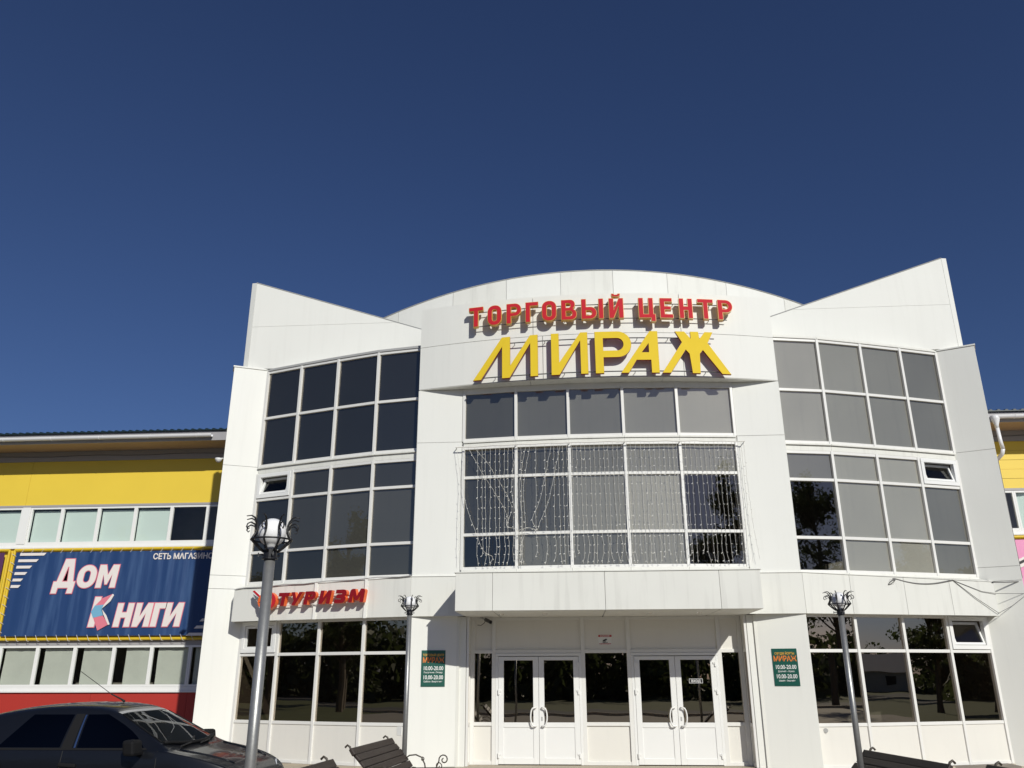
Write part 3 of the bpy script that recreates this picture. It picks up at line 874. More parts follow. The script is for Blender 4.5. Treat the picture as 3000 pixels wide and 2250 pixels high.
# ---- interior: slabs, back walls, reveals
b = MB()
b.box(-8.3, 8.3, 4.2, 4.3, GZ, 8.74)
for s in (-1, 1):
    b.hexa([(s * 8.45, 1.66, GZ), (s * 8.50, 1.66, GZ), (s * 8.35, 4.3, GZ), (s * 8.30, 4.3, GZ), (s * 8.45, 1.66, 9.0), (s * 8.50, 1.66, 9.0), (s * 8.35, 4.3, 9.0), (s * 8.30, 4.3, 9.0)], 1)
b.build('interior_wall', [M['room'], M['reveal']], SHOP)
for z in (2.80, 6.33, 8.80):
    for s in (-1, 1):
        q = MB()
        sp = [(4.1, 0.40), (5.24, 0.62), (6.34, 0.97), (7.40, 1.34), (8.41, 1.70)]
        for i in range(4):
            A, B = sp[i], sp[i + 1]
            q.hexa([(s * A[0], A[1], z), (s * B[0], B[1], z), (s * B[0], 4.2, z), (s * A[0], 4.2, z), (s * A[0], A[1], z + 0.2), (s * B[0], B[1], z + 0.2), (s * B[0], 4.2, z + 0.2), (s * A[0], 4.2, z + 0.2)])
        q.build('floor_slab', M['room_floor'], SHOP)
for z in (3.48, 6.48):
    q = MB(); q.box(-4.0, 4.0, 0.66, 4.2, z, z + 0.12); q.box(-3.05, 3.05, 0.14, 0.655, z, z + 0.10); q.build('floor_slab', M['room_floor'], SHOP)
q = MB(); q.box(-8.3, 8.3, 0.9, 4.2, GZ, GZ + 0.1); q.build('floor_slab', M['room_floor'], SHOP)
q = MB()
q.hexa([(-4.10, 0.3, GZ), (-4.0, 0.3, GZ), (-4.0, 4.2, GZ), (-4.10, 4.2, GZ), (-4.10, 0.3, 8.7), (-4.0, 0.3, 8.7), (-4.0, 4.2, 8.7), (-4.10, 4.2, 8.7)])
q.box(4.0, 4.09, 0.6, 4.2, GZ, 8.7)
q.build('partition', M['room'], SHOP)

# ---- small fittings on the white wall
q = MB()
for k in range(11): q.obox((-4.335, 0.228, 0.405 + k * 0.017), (0.05, -0.013, 0), (0.003, 0.008, 0.002), (0, 0, 0.006))
for dx_ in (-0.006,): q.obox((-4.335, 0.234, 0.49), (0.056, -0.0145, 0), (0.001, 0.004, 0), (0, 0, 0.105))
q.build('vent_grille', M['pvc'], SHOP)
q = MB(); q.tube([(4.33, 0.225, 0.497), (4.33 - 0.006, 0.205, 0.497)], 0.045, 16); q.build('round_vent', M['flash'], SHOP)

# ================================================================== WINGS
WY = 7.5
def wing(s, x_in, x_out, name, label):
    W = thing(name, label, 'building')
    X = lambda a, c: sorted((s * a, s * c))
    xa, xb = X(x_in, x_out)
    def bx(nm, m_, z0, z1, y0=WY, y1=WY + 0.3, a=xa, c=xb, bevel=0):
        q = MB(); q.box(a, c, y0, y1, z0, z1); return q.build(nm, m_, W, bevel=bevel)
    # red plinth cladding in wide sheets
    x = x_in
    while x < x_out - 0.1:
        a, c = X(x, min(x + 3.0, x_out)); bx('cladding_panel', M['wing_red'], GZ, 1.095, a=a + 0.004, c=c - 0.004); x += 3.0
    bx('window_sill', M['pvc'], 1.10, 1.145, WY - 0.07, WY + 0.3, bevel=0.004); bx('sill_board', M['pvc'], 1.148, 1.262, WY - 0.03, WY + 0.3)
    bx('head_band', M['grey_band'], 2.455, 2.60, WY - 0.02)
    bx('cladding_panel', M['wing_yellow'], 2.603, 5.435)
    bx('window_sill', M['pvc'], 5.44, 5.49, WY - 0.08, WY + 0.3, bevel=0.004); bx('sill_board', M['pvc'], 5.493, 5.59, WY - 0.03, WY + 0.3)
    bx('head_band', M['grey_band'], 6.785, 6.855, WY - 0.035)
    # yellow upper cladding
    xj = [x_in, 18.56, x_out] if s < 0 else [x_in, 16.0, x_out]
    for i in range(2):
        a, c = X(xj[i], xj[i + 1])
        if s < 0: bx('cladding_panel', M['wing_yellow'], 6.858, 8.33, a=a + 0.004, c=c - 0.004)
        else:
            zz = [6.858, 7.16, 7.45, 7.74, 8.03, 8.33]
            for k in range(5): bx('cladding_panel', M['wing_yellow'], zz[k] + 0.004, zz[k + 1] - 0.004, WY - 0.012 * (k % 2), a=a + 0.004, c=c - 0.004)
    bx('eaves_band', M['grey_band'], 8.333, 8.66, WY - 0.03)
    q = MB(); q.box(xa, xb, 6.42, WY + 0.3, 8.662, 8.69); q.build('soffit', M['brown_soffit'], W)
    q = MB(); q.box(xa, xb, 6.38, 6.416, 8.63, 8.93); q.build('fascia_board', M['grey_band'], W)
    # eaves cable along the grey band
    q = MB()
    n = 24
    q.tube([(s * (x_in + (x_out - x_in) * i / n), WY - 0.045, 8.50 + 0.02 * math.sin(i * 1.7)) for i in range(n + 1)], 0.008, 5); q.build('wall_cable', M['rail'], W)
    # ribbed roof
    q = MB()
    rows = []
    x = x_in; k = 0
    prof = []
    while x < x_out:
        prof += [(x, 0.0), (x + 0.06, 0.0), (x + 0.09, 0.035), (x + 0.14, 0.035), (x + 0.17, 0.0)]
        x += 0.23
    for y, z in ((6.30, 8.975), (12.0, 9.75)):
        rows.append([(s * a, y, z + h) for a, h in prof])
    rows.append([(s * a, 12.0, 9.6) for a, h in prof]); rows.append([(s * a, 6.30, 8.945) for a, h in prof]); rows.append(rows[0])
    q.grid(rows); q.build('roof', M['roof'], W)
    # gutter: half round channel with brackets
    gx = (12.48 - 6.37 * 0.0) if s < 0 else x_in
    g0 = 11.95 if s < 0 else 12.05
    q = MB()
    ys = [(6.26 + 0.085 * math.cos(R(a)), 8.80 + 0.095 * math.sin(R(a))) for a in range(180, 361, 20)]
    ys2 = [(6.26 + 0.076 * math.cos(R(a)), 8.80 + 0.086 * math.sin(R(a))) for a in range(360, 179, -20)]
    sec = ys + ys2
    A = [(s * g0, y, z) for y, z in sec]; B = [(s * x_out, y, z) for y, z in sec]
    q.grid([A + [A[0]], B + [B[0]]]); q.face(A); q.face(B[::-1])
    gt = q.build('gutter', M['gutter'], W)
    x = g0 + 0.5
    while x < x_out:
        h = MB()
        h.tube([(s * x, 6.26 + 0.09 * math.cos(R(a)), 8.80 + 0.10 * math.sin(R(a))) for a in range(180, 361, 30)] + [(s * x, 6.385, 8.87)], 0.008, 5)
        h.build('bracket', M['gutter'], gt); x += 1.6
    # strip windows
    def strip(z0, z1, posts, big, backings, nm):
        for i in range(len(posts) - 1):
            a, c = X(posts[i], posts[i + 1])
            q = MB(); fw = 0.055
            y0, y1 = WY - 0.02, WY + 0.06
            q.box(a + 0.001, a + fw, y0, y1, z0, z1); q.box(c - fw, c - 0.001, y0, y1, z0, z1)
            q.box(a + fw, c - fw, y0, y1, z0, z0 + 0.06); q.box(a + fw, c - fw, y0, y1, z1 - 0.06, z1)
            fr = q.build('window_frame', M['pvc'], W, bevel=0.004)
            q = MB(); q.face([(a + fw, WY + 0.02, z0 + 0.06), (c - fw, WY + 0.02, z0 + 0.06), (c - fw, WY + 0.02, z1 - 0.06), (a + fw, WY + 0.02, z1 - 0.06)])
            q.build('pane', M['clear'], fr)
            bl = backings(i)
            if bl:
                m_, l, r_, top, fold = bl
                q = MB(); nx = 6
                xs2 = [a + fw + l + (c - a - 2 * fw - l - r_) * k / nx for k in range(nx + 1)]
                rws = [[(xx, WY + 0.13 + fold * random.uniform(-1, 1), zz_) for xx in xs2] for zz_ in (z0 + 0.03, z0 + 0.3 * (z1 - z0), z0 + 0.65 * (z1 - z0), z1 - top)]
                q.grid(rws); q.build('blind', M[m_], fr, smooth=True, fix=False)
    return W, bx, strip

WL, bxl, stripl = wing(-1, 9.30, 30.0, 'shop_wing', 'low wing left of the white pavilion with yellow upper wall and red plinth')
up = [9.32, 9.97, 11.155, 12.344, 13.544, 14.753, 15.989, 17.233, 18.31]
stripl(5.59, 6.782, up, None, lambda i: None if i < 4 else (('blind_green', 0.0, 0.0, 0.10, 0.0)), '')
q = MB(); q.box(-18.585, -18.315, WY - 0.05, WY + 0.06, 5.592, 6.782); q.build('wide_post', M['pvc'], WL, bevel=0.005)
stripl(5.59, 6.782, [18.59, 19.80, 21.0, 22.2, 23.4, 24.6], None, lambda i: ('blind_green', 0.25 if i == 0 else 0.0, 0.0, 0.1, 0.0), '')
lo = [9.32, 9.97, 11.15, 12.36, 13.58, 14.775, 16.024, 17.23, 18.43, 19.63, 20.83, 22.03, 23.2]
# each sheet of paper hangs a little differently
pap = {3: (0.10, 0.0, 0.07), 4: (0.28, 0.0, 0.05), 5: (0.16, 0.0, 0.06), 6: (0.12, 0.0, 0.08), 7: (0.03, 0.0, 0.07)}
stripl(1.265, 2.452, lo, None, lambda i: ('paper',) + ((pap.get(i, (0.06, 0.0, 0.07)))[0], (pap.get(i, (0.06, 0, 0.07)))[1], (pap.get(i, (0.06, 0, 0.07)))[2], 0.012) if i > 0 else None, '')
q = MB(); q.box(-30, -9.3, WY + 1.6, WY + 1.7, GZ, 8.6); q.box(-30, -9.3, WY + 0.32, WY + 1.6, 3.4, 3.6); q.build('interior_wall', M['room'], WL)
WR, bxr, stripr = wing(1, 9.30, 22.0, 'shop_wing', 'low yellow wing at the right edge behind the white pavilion')
stripr(5.59, 6.782, [9.32, 10.4, 11.56, 12.72, 13.9, 15.1, 16.3], None, lambda i: ('blind_green', 0.0, 0.55, 0.05, 0.03) if i in (2, 3) else None, '')
stripr(1.265, 2.452, [9.32, 10.4, 11.56, 12.72, 13.9, 15.1, 16.3], None, lambda i: ('paper', 0.05, 0.0, 0.07, 0.01), '')
q = MB(); q.box(9.3, 22, WY + 1.6, WY + 1.7, GZ, 8.6); q.box(9.3, 22, WY + 0.32, WY + 1.6, 3.4, 3.6); q.build('interior_wall', M['room'], WR)
# downpipe with hopper
q = MB()
px_ = 12.02
q.lathe([(0.055, 8.42), (0.06, 8.52), (0.12, 8.70), (0.125, 8.80)], 14, (px_, 6.30, 0))
q.tube([(px_, 6.30, 8.45), (px_ + 0.02, 6.31, 8.0), (px_ + 0.06, 6.34, 7.80)], 0.055, 12)
q.tube([(px_ + 0.06, 6.34, 7.80), (px_ + 0.05, 6.42, 7.66), (px_ - 0.02, 6.6, 7.55), (px_ - 0.1, 7.2, 7.35), (px_ - 0.1, 7.42, 7.2), (px_ - 0.1, 7.42, 0.2)], 0.058, 12)
q.build('downpipe', M['gutter'], WR, smooth=True)
#@@PART2
# ================================================================== SIGNS
def on_arc(off):
    return lambda u, v, w: (u, arc_y(u) - off - w, v)

def glyph(ch, w, H, s=0.115, t=0.10):
    """outlines (outer first, then holes) of a bold condensed capital in a w x H cell"""
    if ch == 'Т': return [[(w / 2 - s / 2, 0), (w / 2 + s / 2, 0), (w / 2 + s / 2, H - t), (w, H - t), (w, H), (0, H), (0, H - t), (w / 2 - s / 2, H - t)]]
    if ch == 'О': return [rrect(0, 0, w, H, w * 0.46, n=7), rrect(s, t * 1.05, w - s, H - t * 1.05, (w - 2 * s) * 0.49, n=5)]
    if ch == 'Г': return [[(0, 0), (s, 0), (s, H - t), (w, H - t), (w, H), (0, H)]]
    if ch == 'Ы': return [[(0, 0), (s, 0), (s, H), (0, H)]]
    if ch == 'Р':
        zb = 0.36 * H; r = (H - zb) * 0.48
        return [[(0, 0), (s, 0), (s, zb)] + arc_pts(w - r, zb + r, r, -90, 0, 6) + arc_pts(w - r, H - r, r, 0, 90, 6) + [(0, H)],
                rrect(s, zb + t * 0.9, w - s * 0.92, H - t * 0.9, (H - zb - 1.8 * t) * 0.48, '0110')]
    if ch == 'В':
        zm = 0.52 * H; r1 = zm * 0.48; r2 = (H - zm) * 0.48; w2 = w - 0.035
        return [[(0, 0)] + arc_pts(w - r1, r1, r1, -90, 0, 6) + arc_pts(w - r1, zm - r1 + 0.01, r1, 0, 62, 4) + arc_pts(w2 - r2, zm + r2, r2, -50, 0, 4) + arc_pts(w2 - r2, H - r2, r2, 0, 90, 6) + [(0, H)],
                rrect(s, t * 0.9, w - s * 0.95, zm - t * 0.42, 0.055, '0110'), rrect(s, zm + t * 0.42, w2 - s * 0.95, H - t * 0.9, 0.05, '0110')]
    if ch == 'Ь':
        zb = 0.60 * H; r = zb * 0.47
        return [[(0, 0)] + arc_pts(w - r, r, r, -90, 0, 6) + arc_pts(w - r, zb - r, r, 0, 90, 6) + [(s, zb), (s, H), (0, H)],
                rrect(s, t * 0.9, w - s * 0.95, zb - t * 0.9, (zb - 1.8 * t) * 0.47, '0110')]
    if ch == 'И': return [[(0, 0), (s * 0.95, 0), (w - s, 0.58 * H), (w - s, 0), (w, 0), (w, H), (w - s * 0.95, H), (s, 0.42 * H), (s, H), (0, H)]]
    if ch == 'Ц':
        wb = w - 0.045
        return [[(0, 0.0), (wb - s * 0.55, 0), (wb - s * 0.55, -0.085), (w, -0.085), (w, t), (wb, t), (wb, H), (wb - s, H), (wb - s, t), (s, t), (s, H), (0, H)]]
    if ch == 'Е': return [[(0, 0), (w, 0), (w, t), (s, t), (s, H * 0.5 - t * 0.45), (w * 0.86, H * 0.5 - t * 0.45), (w * 0.86, H * 0.5 + t * 0.45), (s, H * 0.5 + t * 0.45), (s, H - t), (w * 0.96, H - t), (w * 0.96, H), (0, H)]]
    if ch == 'Н': return [[(0, 0), (s, 0), (s, H * 0.5 - t * 0.5), (w - s, H * 0.5 - t * 0.5), (w - s, 0), (w, 0), (w, H), (w - s, H), (w - s, H * 0.5 + t * 0.5), (s, H * 0.5 + t * 0.5), (s, H), (0, H)]]
    if ch == 'У': return [[(0.06, 0), (0.06 + s, 0), (w, H), (w - s, H), (w * 0.52, 0.50 * H), (s, H), (0, H), (w * 0.34, 0.36 * H)]]
    if ch == '|': return [[(0, 0), (s, 0), (s, H), (0, H)]]

def offset_poly(pl, d):
    """shrinks (d>0) an outline towards its inside, works for outer outlines; holes grow"""
    n = len(pl)
    area = sum(pl[i][0] * pl[(i + 1) % n][1] - pl[(i + 1) % n][0] * pl[i][1] for i in range(n))
    sg = 1 if area > 0 else -1
    out = []
    for i in range(n):
        p0, p1, p2 = Vector(pl[i - 1]), Vector(pl[i]), Vector(pl[(i + 1) % n])
        e1, e2 = (p1 - p0), (p2 - p1)
        if e1.length < 1e-7 or e2.length < 1e-7: out.append(tuple(p1)); continue
        e1.normalize(); e2.normalize()
        n1, n2 = Vector((-e1.y, e1.x)) * sg, Vector((-e2.y, e2.x)) * sg
        m = n1 + n2
        if m.length < 1e-6: m = n1
        m.normalize()
        k = d / max(0.45, m.dot(n1))
        out.append(tuple(p1 + m * k))
    return out

SIGN1 = thing('rooftop_sign', 'red capital letters with yellow edges reading ТОРГОВЫЙ ЦЕНТР above the entrance', 'sign', (0, -0.6, 9.2))
SIGN1.location = (0, 0, 0)
RZ0, RH = 9.212, 0.503
red = [('Т', -2.925, -2.575), ('О', -2.476, -2.141), ('Р', -2.028, -1.677), ('Г', -1.582, -1.279), ('О', -1.201, -0.863), ('В', -0.757, -0.399),
       ('Ь', -0.296, 0.055), ('|', 0.098, 0.213), ('И', 0.333, 0.670), ('Ц', 1.009, 1.395), ('Е', 1.498, 1.799), ('Н', 1.937, 2.252), ('Т', 2.363, 2.737), ('Р', 2.834, 3.186)]
for ch, x0, x1 in red:
    gl = [[(x0 + a, RZ0 + b) for a, b in p] for p in glyph(ch, x1 - x0, RH)]
    if ch == 'И':
        mx_ = (x0 + x1) / 2
        gl.append([(mx_ - 0.105, RZ0 + RH + 0.115), (mx_ - 0.095, RZ0 + RH + 0.06), (mx_ - 0.05, RZ0 + RH + 0.035), (mx_ + 0.05, RZ0 + RH + 0.035), (mx_ + 0.095, RZ0 + RH + 0.06), (mx_ + 0.105, RZ0 + RH + 0.115), (mx_ + 0.045, RZ0 + RH + 0.115), (mx_ + 0.03, RZ0 + RH + 0.09), (mx_ - 0.03, RZ0 + RH + 0.09), (mx_ - 0.045, RZ0 + RH + 0.115)])
    L_ = place('letter', curve_mesh(gl, 0.11), on_arc(0.13), M['yellow_edge'], SIGN1)
    inn = [offset_poly(p, 0.009 if k == 0 or (ch == 'И' and k == 1) else -0.009) for k, p in enumerate(gl)]
    place('letter_face', curve_mesh(inn, 0.006), on_arc(0.2402), M['red'], L_)
def arc_rail(name, z, off, x0, x1, parent, r=0.011):
    q = MB(); n = 24
    q.tube([(x0 + (x1 - x0) * i / n, arc_y(x0 + (x1 - x0) * i / n) - off, z) for i in range(n + 1)], r, 6)
    q.build(name, M['rail'], parent)
    for k in range(7):
        x = x0 + (x1 - x0) * (k + 0.5) / 7
        q = MB(); q.tube([(x, arc_y(x) + 0.0, z), (x, arc_y(x) - off, z)], 0.008, 5); q.build('bracket', M['rail'], parent)
arc_rail('rail', 9.62, 0.115, -2.9, 3.1, SIGN1); arc_rail('rail', 9.262, 0.115, -2.75, 3.05, SIGN1)

SIGN2 = thing('rooftop_sign', 'big slanted yellow letters reading МИРАЖ over the central windows', 'sign')
ZB_, ZT_ = 7.893, 8.90
yel = [
    [[(-2.806, ZB_), (-2.618, ZB_), (-2.132, 8.66), (-2.132, ZB_), (-1.955, ZB_), (-1.481, 8.70), (-1.481, ZB_), (-1.306, ZB_), (-1.306, ZT_), (-1.484, ZT_), (-1.944, 8.19), (-1.944, ZT_), (-2.135, ZT_)]],
    [[(-1.006, ZB_), (-0.822, ZB_), (-0.345, 8.70), (-0.345, ZB_), (-0.178, ZB_), (-0.178, ZT_), (-0.338, ZT_), (-0.827, 8.19), (-0.827, ZT_), (-1.006, ZT_)]],
    None,
    [[(0.544, ZB_), (0.72, ZB_), (0.905, 8.20), (1.228, 8.20), (1.228, ZB_), (1.405, ZB_), (1.405, ZT_), (1.226, ZT_)], [(1.03, 8.385), (1.19, 8.385), (1.19, 8.60)]],
    [[(1.462, ZB_), (1.655, ZB_), (2.02, 8.455), (2.10, 8.36), (2.14, ZB_), (2.32, ZB_), (2.335, 8.36), (2.41, 8.455), (2.808, ZB_), (3.013, ZB_), (2.535, 8.63), (2.667, ZT_), (2.483, ZT_), (2.355, 8.73), (2.337, ZT_), (2.148, ZT_), (2.15, 8.73), (2.013, ZT_), (1.80, ZT_), (1.945, 8.635)]],
]
pr_ = 0.31
yel[2] = [[(-0.018, ZB_), (0.170, ZB_), (0.170, 8.272)] + arc_pts(0.802 - pr_, 8.272 + pr_, pr_, -90, 0, 8) + arc_pts(0.802 - pr_, ZT_ - pr_, pr_, 0, 90, 8) + [(-0.018, ZT_)],
          rrect(0.170, 8.435, 0.625, 8.735, 0.145, '0110', 7)]
for gl in yel:
    L_ = place('letter', curve_mesh(gl, 0.065), on_arc(0.14), [M['dkred'], M['dkred']], SIGN2)
    inn = [offset_poly(p, 0.003 if k == 0 else -0.003) for k, p in enumerate(gl)]
    place('letter_face', curve_mesh(inn, 0.008), on_arc(0.205), M['yellow'], L_)
arc_rail('rail', 8.77, 0.125, -2.2, 2.7, SIGN2, 0.013); arc_rail('rail', 7.965, 0.125, -2.7, 2.85, SIGN2, 0.013)

# ---- travel agency sign on the left fascia
def on_line(A, B, off):
    A, B = Vector(A), Vector(B); d = (B - A).normalized(); n = Vector((d.y, -d.x))
    if n.y > 0: n = -n
    def fn(u, v, w):
        q = A + d * u + n * (off + w)
        return (q.x, q.y, v)
    return fn
TA, TB = (-8.49, 1.0), (-5.187, 0.19)
SHX = 0.145                                  # the whole sign sits a little to the right
TD = (Vector(TB) - Vector(TA)).normalized()
def tu(x): return (x + SHX - TA[0]) / TD.x
SIGN3 = thing('shop_sign', 'dark red italic letters reading ТУРИЗМ with a round orange emblem on the left fascia', 'sign')
tf = on_line(TA, TB, 0.10)
H3, Z3 = 0.285, 3.03
def shear_g(gl, x0, z0, k=0.22): return [[(tu(x0) + a + b * k, z0 + b) for a, b in p] for p in gl]
def z_glyph(w, H):
    o = [(0, 0)] + arc_pts(w - 0.085, 0.085, 0.085, -90, 0, 5) + [(w, 0.11), (w - 0.03, 0.145)] + [(w, 0.18)] + arc_pts(w - 0.085, H - 0.085, 0.085, 0, 90, 5) + [(0, H), (0, H - 0.075), (w - 0.115, H - 0.075), (w - 0.10, 0.185), (0.03, 0.178), (0.03, 0.107), (w - 0.10, 0.10), (w - 0.115, 0.075), (0, 0.075)]
    return [o]
m_gl = lambda w, H: [[(0, 0), (0.085, 0), (0.085, H * 0.55), (w / 2 - 0.02, 0.04), (w / 2 + 0.03, 0.04), (w - 0.085, H * 0.55), (w - 0.085, 0), (w, 0)] + arc_pts(w - 0.06, H - 0.06, 0.06, 0, 90, 3) + [(w - 0.11, H), (w / 2, H * 0.45), (0.11, H)] + arc_pts(0.06, H - 0.06, 0.06, 90, 180, 3)]
tz = [('Т', -7.37, 0.27), ('У', -7.065, 0.29), ('Р', -6.71, 0.265), ('И', -6.345, 0.275), ('З', -5.97, 0.265), ('М', -5.63, 0.36)]
for k_, (ch, x0, w_) in enumerate(tz):
    if ch == 'З': gl = z_glyph(w_, H3)
    elif ch == 'М': gl = m_gl(w_, H3)
    else: gl = glyph(ch, w_, H3, 0.088, 0.075)
    zl = Z3 + 0.006 * k_
    L_ = place('letter', curve_mesh(shear_g(gl, x0, zl, 0.16), 0.12), tf, M['orange'], SIGN3)
    place('letter_face', curve_mesh(shear_g(gl, x0, zl, 0.16), 0.006), on_line(TA, TB, 0.2203), M['wine'], L_)
for z in (3.27, 3.06):
    q = MB(); a, c = Vector(TA) + TD * tu(-7.95), Vector(TA) + TD * tu(-5.30)
    n_ = Vector((TD.y, -TD.x)); n_ = -n_ if n_.y > 0 else n_
    a, c = a + n_ * 0.085, c + n_ * 0.085
    q.tube([(a.x, a.y, z - 0.02), (c.x, c.y, z + 0.02)], 0.012, 6); q.build('rail', M['alu'], SIGN3)
    for t_ in (0.1, 0.5, 0.9):
        w0 = a.lerp(c, t_); q = MB(); q.tube([(w0.x, w0.y, z), (w0.x - n_.x * 0.085, w0.y - n_.y * 0.085, z)], 0.010, 5); q.build('bracket', M['alu'], SIGN3)
ell = lambda cx, cz, rx, rz, a0=0, a1=360, n=26: arc_pts(cx, cz, rx, a0, a1, n, rz)
ec = tu(-7.63)
em = place('emblem', curve_mesh([ell(ec, 3.15, 0.235, 0.20)[:-1]], 0.12), tf, M['orange'], SIGN3)
cres = arc_pts(ec, 3.15, 0.235, -80, 80, 14, 0.20) + arc_pts(ec - 0.035, 3.15, 0.195, 75, -75, 12, 0.185)
place('crescent', curve_mesh([cres], 0.02), on_line(TA, TB, 0.221), M['red'], em)
wingp = [(ec - 0.40, 3.375), (ec - 0.37, 3.385), (ec - 0.17, 3.235), (ec - 0.155, 3.10), (ec - 0.24, 3.13), (ec - 0.37, 3.24)]
place('wing_mark', curve_mesh([wingp], 0.10), tf, M['sign_white'], em)
place('wing_mark', curve_mesh([[(ec - 0.405, 3.38), (ec - 0.35, 3.39), (ec - 0.15, 3.235), (ec - 0.17, 3.195)]], 0.006), on_line(TA, TB, 0.2025), M['red'], em)
for k in range(3): place('feather_line', curve_mesh([[(ec - 0.385 + 0.03 * k, 3.30 - 0.045 * k), (ec - 0.375 + 0.03 * k, 3.305 - 0.045 * k), (ec - 0.19 + 0.01 * k, 3.20 - 0.035 * k), (ec - 0.20 + 0.01 * k, 3.19 - 0.035 * k)]], 0.006), on_line(TA, TB, 0.2026), M['sign_black'], em)
zig = [(ec - 0.21, 3.12), (ec - 0.13, 3.15), (ec - 0.15, 3.10), (ec - 0.07, 3.12), (ec - 0.14, 3.06), (ec - 0.10, 3.09), (ec - 0.17, 3.075), (ec - 0.155, 3.115)]
place('emblem_mark', curve_mesh([zig], 0.004), on_line(TA, TB, 0.2212), M['sign_black'], em)
place('emblem_foot', curve_mesh([[(ec - 0.19, 3.02), (ec - 0.06, 3.02), (ec - 0.03, 2.97), (ec - 0.09, 2.955)]], 0.01), on_line(TA, TB, 0.2215), M['sign_white'], em)

# ---- opening hours boards on the piers
def hours_board(s, lines, label):
    A, B = ((-3.888, 0.052), (-3.395, 0.151)) if s < 0 else ((3.404, 0.149), (3.888, 0.052))
    t = thing('hours_board', label, 'sign')
    q = MB(); q.wall(A, B, 1.337, 2.062, 0.012, 0.014); q.build('board', M['green_sign'], t, bevel=0.002)
    Wd = (Vector(B) - Vector(A)).length
    fn = on_line(A, B, 0.0145)
    for txt, z, size, m_, off, sx in lines:
        v, f = text_mesh(txt, size, 0.003, off, 0, 'CENTER', sx)
        place('lettering', ([(a + Wd / 2, b + z, c) for a, b, c in v], f), fn, M[m_], t)
    return t
hours_board(-1, [('ТОРГОВЫЙ ЦЕНТР', 1.945, 0.062, 'sign_gold', 0.001, 0.78), ('МИРАЖ', 1.815, 0.145, 'sign_orange', 0.003, 0.80), ('10.00-20.00', 1.665, 0.112, 'sign_white', 0.0016, 0.80), ('Понедельник - Пятница', 1.605, 0.044, 'sign_white', 0.0006, 0.78),
                 ('10.00-20.00', 1.485, 0.112, 'sign_white', 0.0016, 0.80), ('Суббота - Воскресенье', 1.425, 0.044, 'sign_white', 0.0006, 0.78)],
            'dark green opening hours board on the pier left of the entrance, half in shadow')
hours_board(1, [('СӘҮДӘ ЙОРТЫ', 1.945, 0.062, 'sign_gold', 0.001, 0.82), ('МИРАЖ', 1.815, 0.145, 'sign_orange', 0.003, 0.80), ('10.00-20.00', 1.665, 0.112, 'sign_white', 0.0016, 0.78), ('Дүшәмбе - Җомга', 1.605, 0.044, 'sign_white', 0.0006, 0.82),
                ('10.00-20.00', 1.485, 0.112, 'sign_white', 0.0016, 0.78), ('Шимбә - Якшәмбе', 1.425, 0.044, 'sign_white', 0.0006, 0.82)],
            'sunlit dark green opening hours board on the pier right of the entrance')

# ---- small notices at the doors
t = thing('warning_sign', 'small white notice with red strip and camera picture above the doors', 'sign')
q = MB(); q.box(-0.137, 0.147, EY - 0.012, EY - 0.006, 2.175, 2.375); q.build('board', M['sign_white'], t)
q = MB(); q.box(-0.137, 0.147, EY - 0.0155, EY - 0.0122, 2.335, 2.375); q.build('red_strip', M['sign_red'], t)
fe = lambda off: (lambda u, v, w: (u, EY - off - w, v))
v, f = text_mesh('ВНИМАНИЕ!', 0.034, 0.002, 0.001, 0, 'CENTER'); place('lettering', ([(a + 0.005, b + 2.343, c) for a, b, c in v], f), fe(0.0157), M['sign_white'], t)
v, f = text_mesh('ВЕДЁТСЯ', 0.024, 0.002, 0.001, 0, 'CENTER'); place('lettering', ([(a + 0.005, b + 2.212, c) for a, b, c in v], f), fe(0.0124), M['sign_black'], t)
v, f = text_mesh('ВИДЕОНАБЛЮДЕНИЕ', 0.024, 0.002, 0.001, 0, 'CENTER'); place('lettering', ([(a + 0.005, b + 2.184, c) for a, b, c in v], f), fe(0.0124), M['sign_red'], t)
cam_p = [[(-0.05, 2.265), (0.03, 2.30), (0.055, 2.275), (-0.025, 2.24)], [(0.02, 2.31), (0.07, 2.305), (0.06, 2.285), (0.04, 2.285)]]
place('camera_mark', curve_mesh([cam_p[0]], 0.002), fe(0.0124), M['sign_black'], t)
place('bracket_mark', curve_mesh([[(-0.05, 2.236), (-0.02, 2.226), (0.02, 2.24), (0.018, 2.247), (-0.02, 2.234), (-0.045, 2.242)]], 0.002), fe(0.0124), M['sign_black'], t)
t = thing('entrance_sign', 'small white outlined plate reading ВХОД on the far right door glass', 'sign')
q = MB()
for a_, c_, z0, z1 in ((1.735, 2.018, 1.474, 1.480), (1.735, 2.018, 1.390, 1.396), (1.735, 1.741, 1.396, 1.474), (2.012, 2.018, 1.396, 1.474)):
    q.box(a_, c_, EY - 0.038, EY - 0.033, z0, z1)
q.build('outline', M['sign_white'], t)
q = MB(); q.box(1.742, 2.011, EY - 0.034, EY - 0.032, 1.397, 1.473); q.build('plate', M['sign_black'], t)
v, f = text_mesh('ВХОД', 0.068, 0.002, 0.001, 0, 'CENTER'); place('lettering', ([(a + 1.877, b + 1.41, c) for a, b, c in v], f), fe(0.0345), M['sign_white'], t)

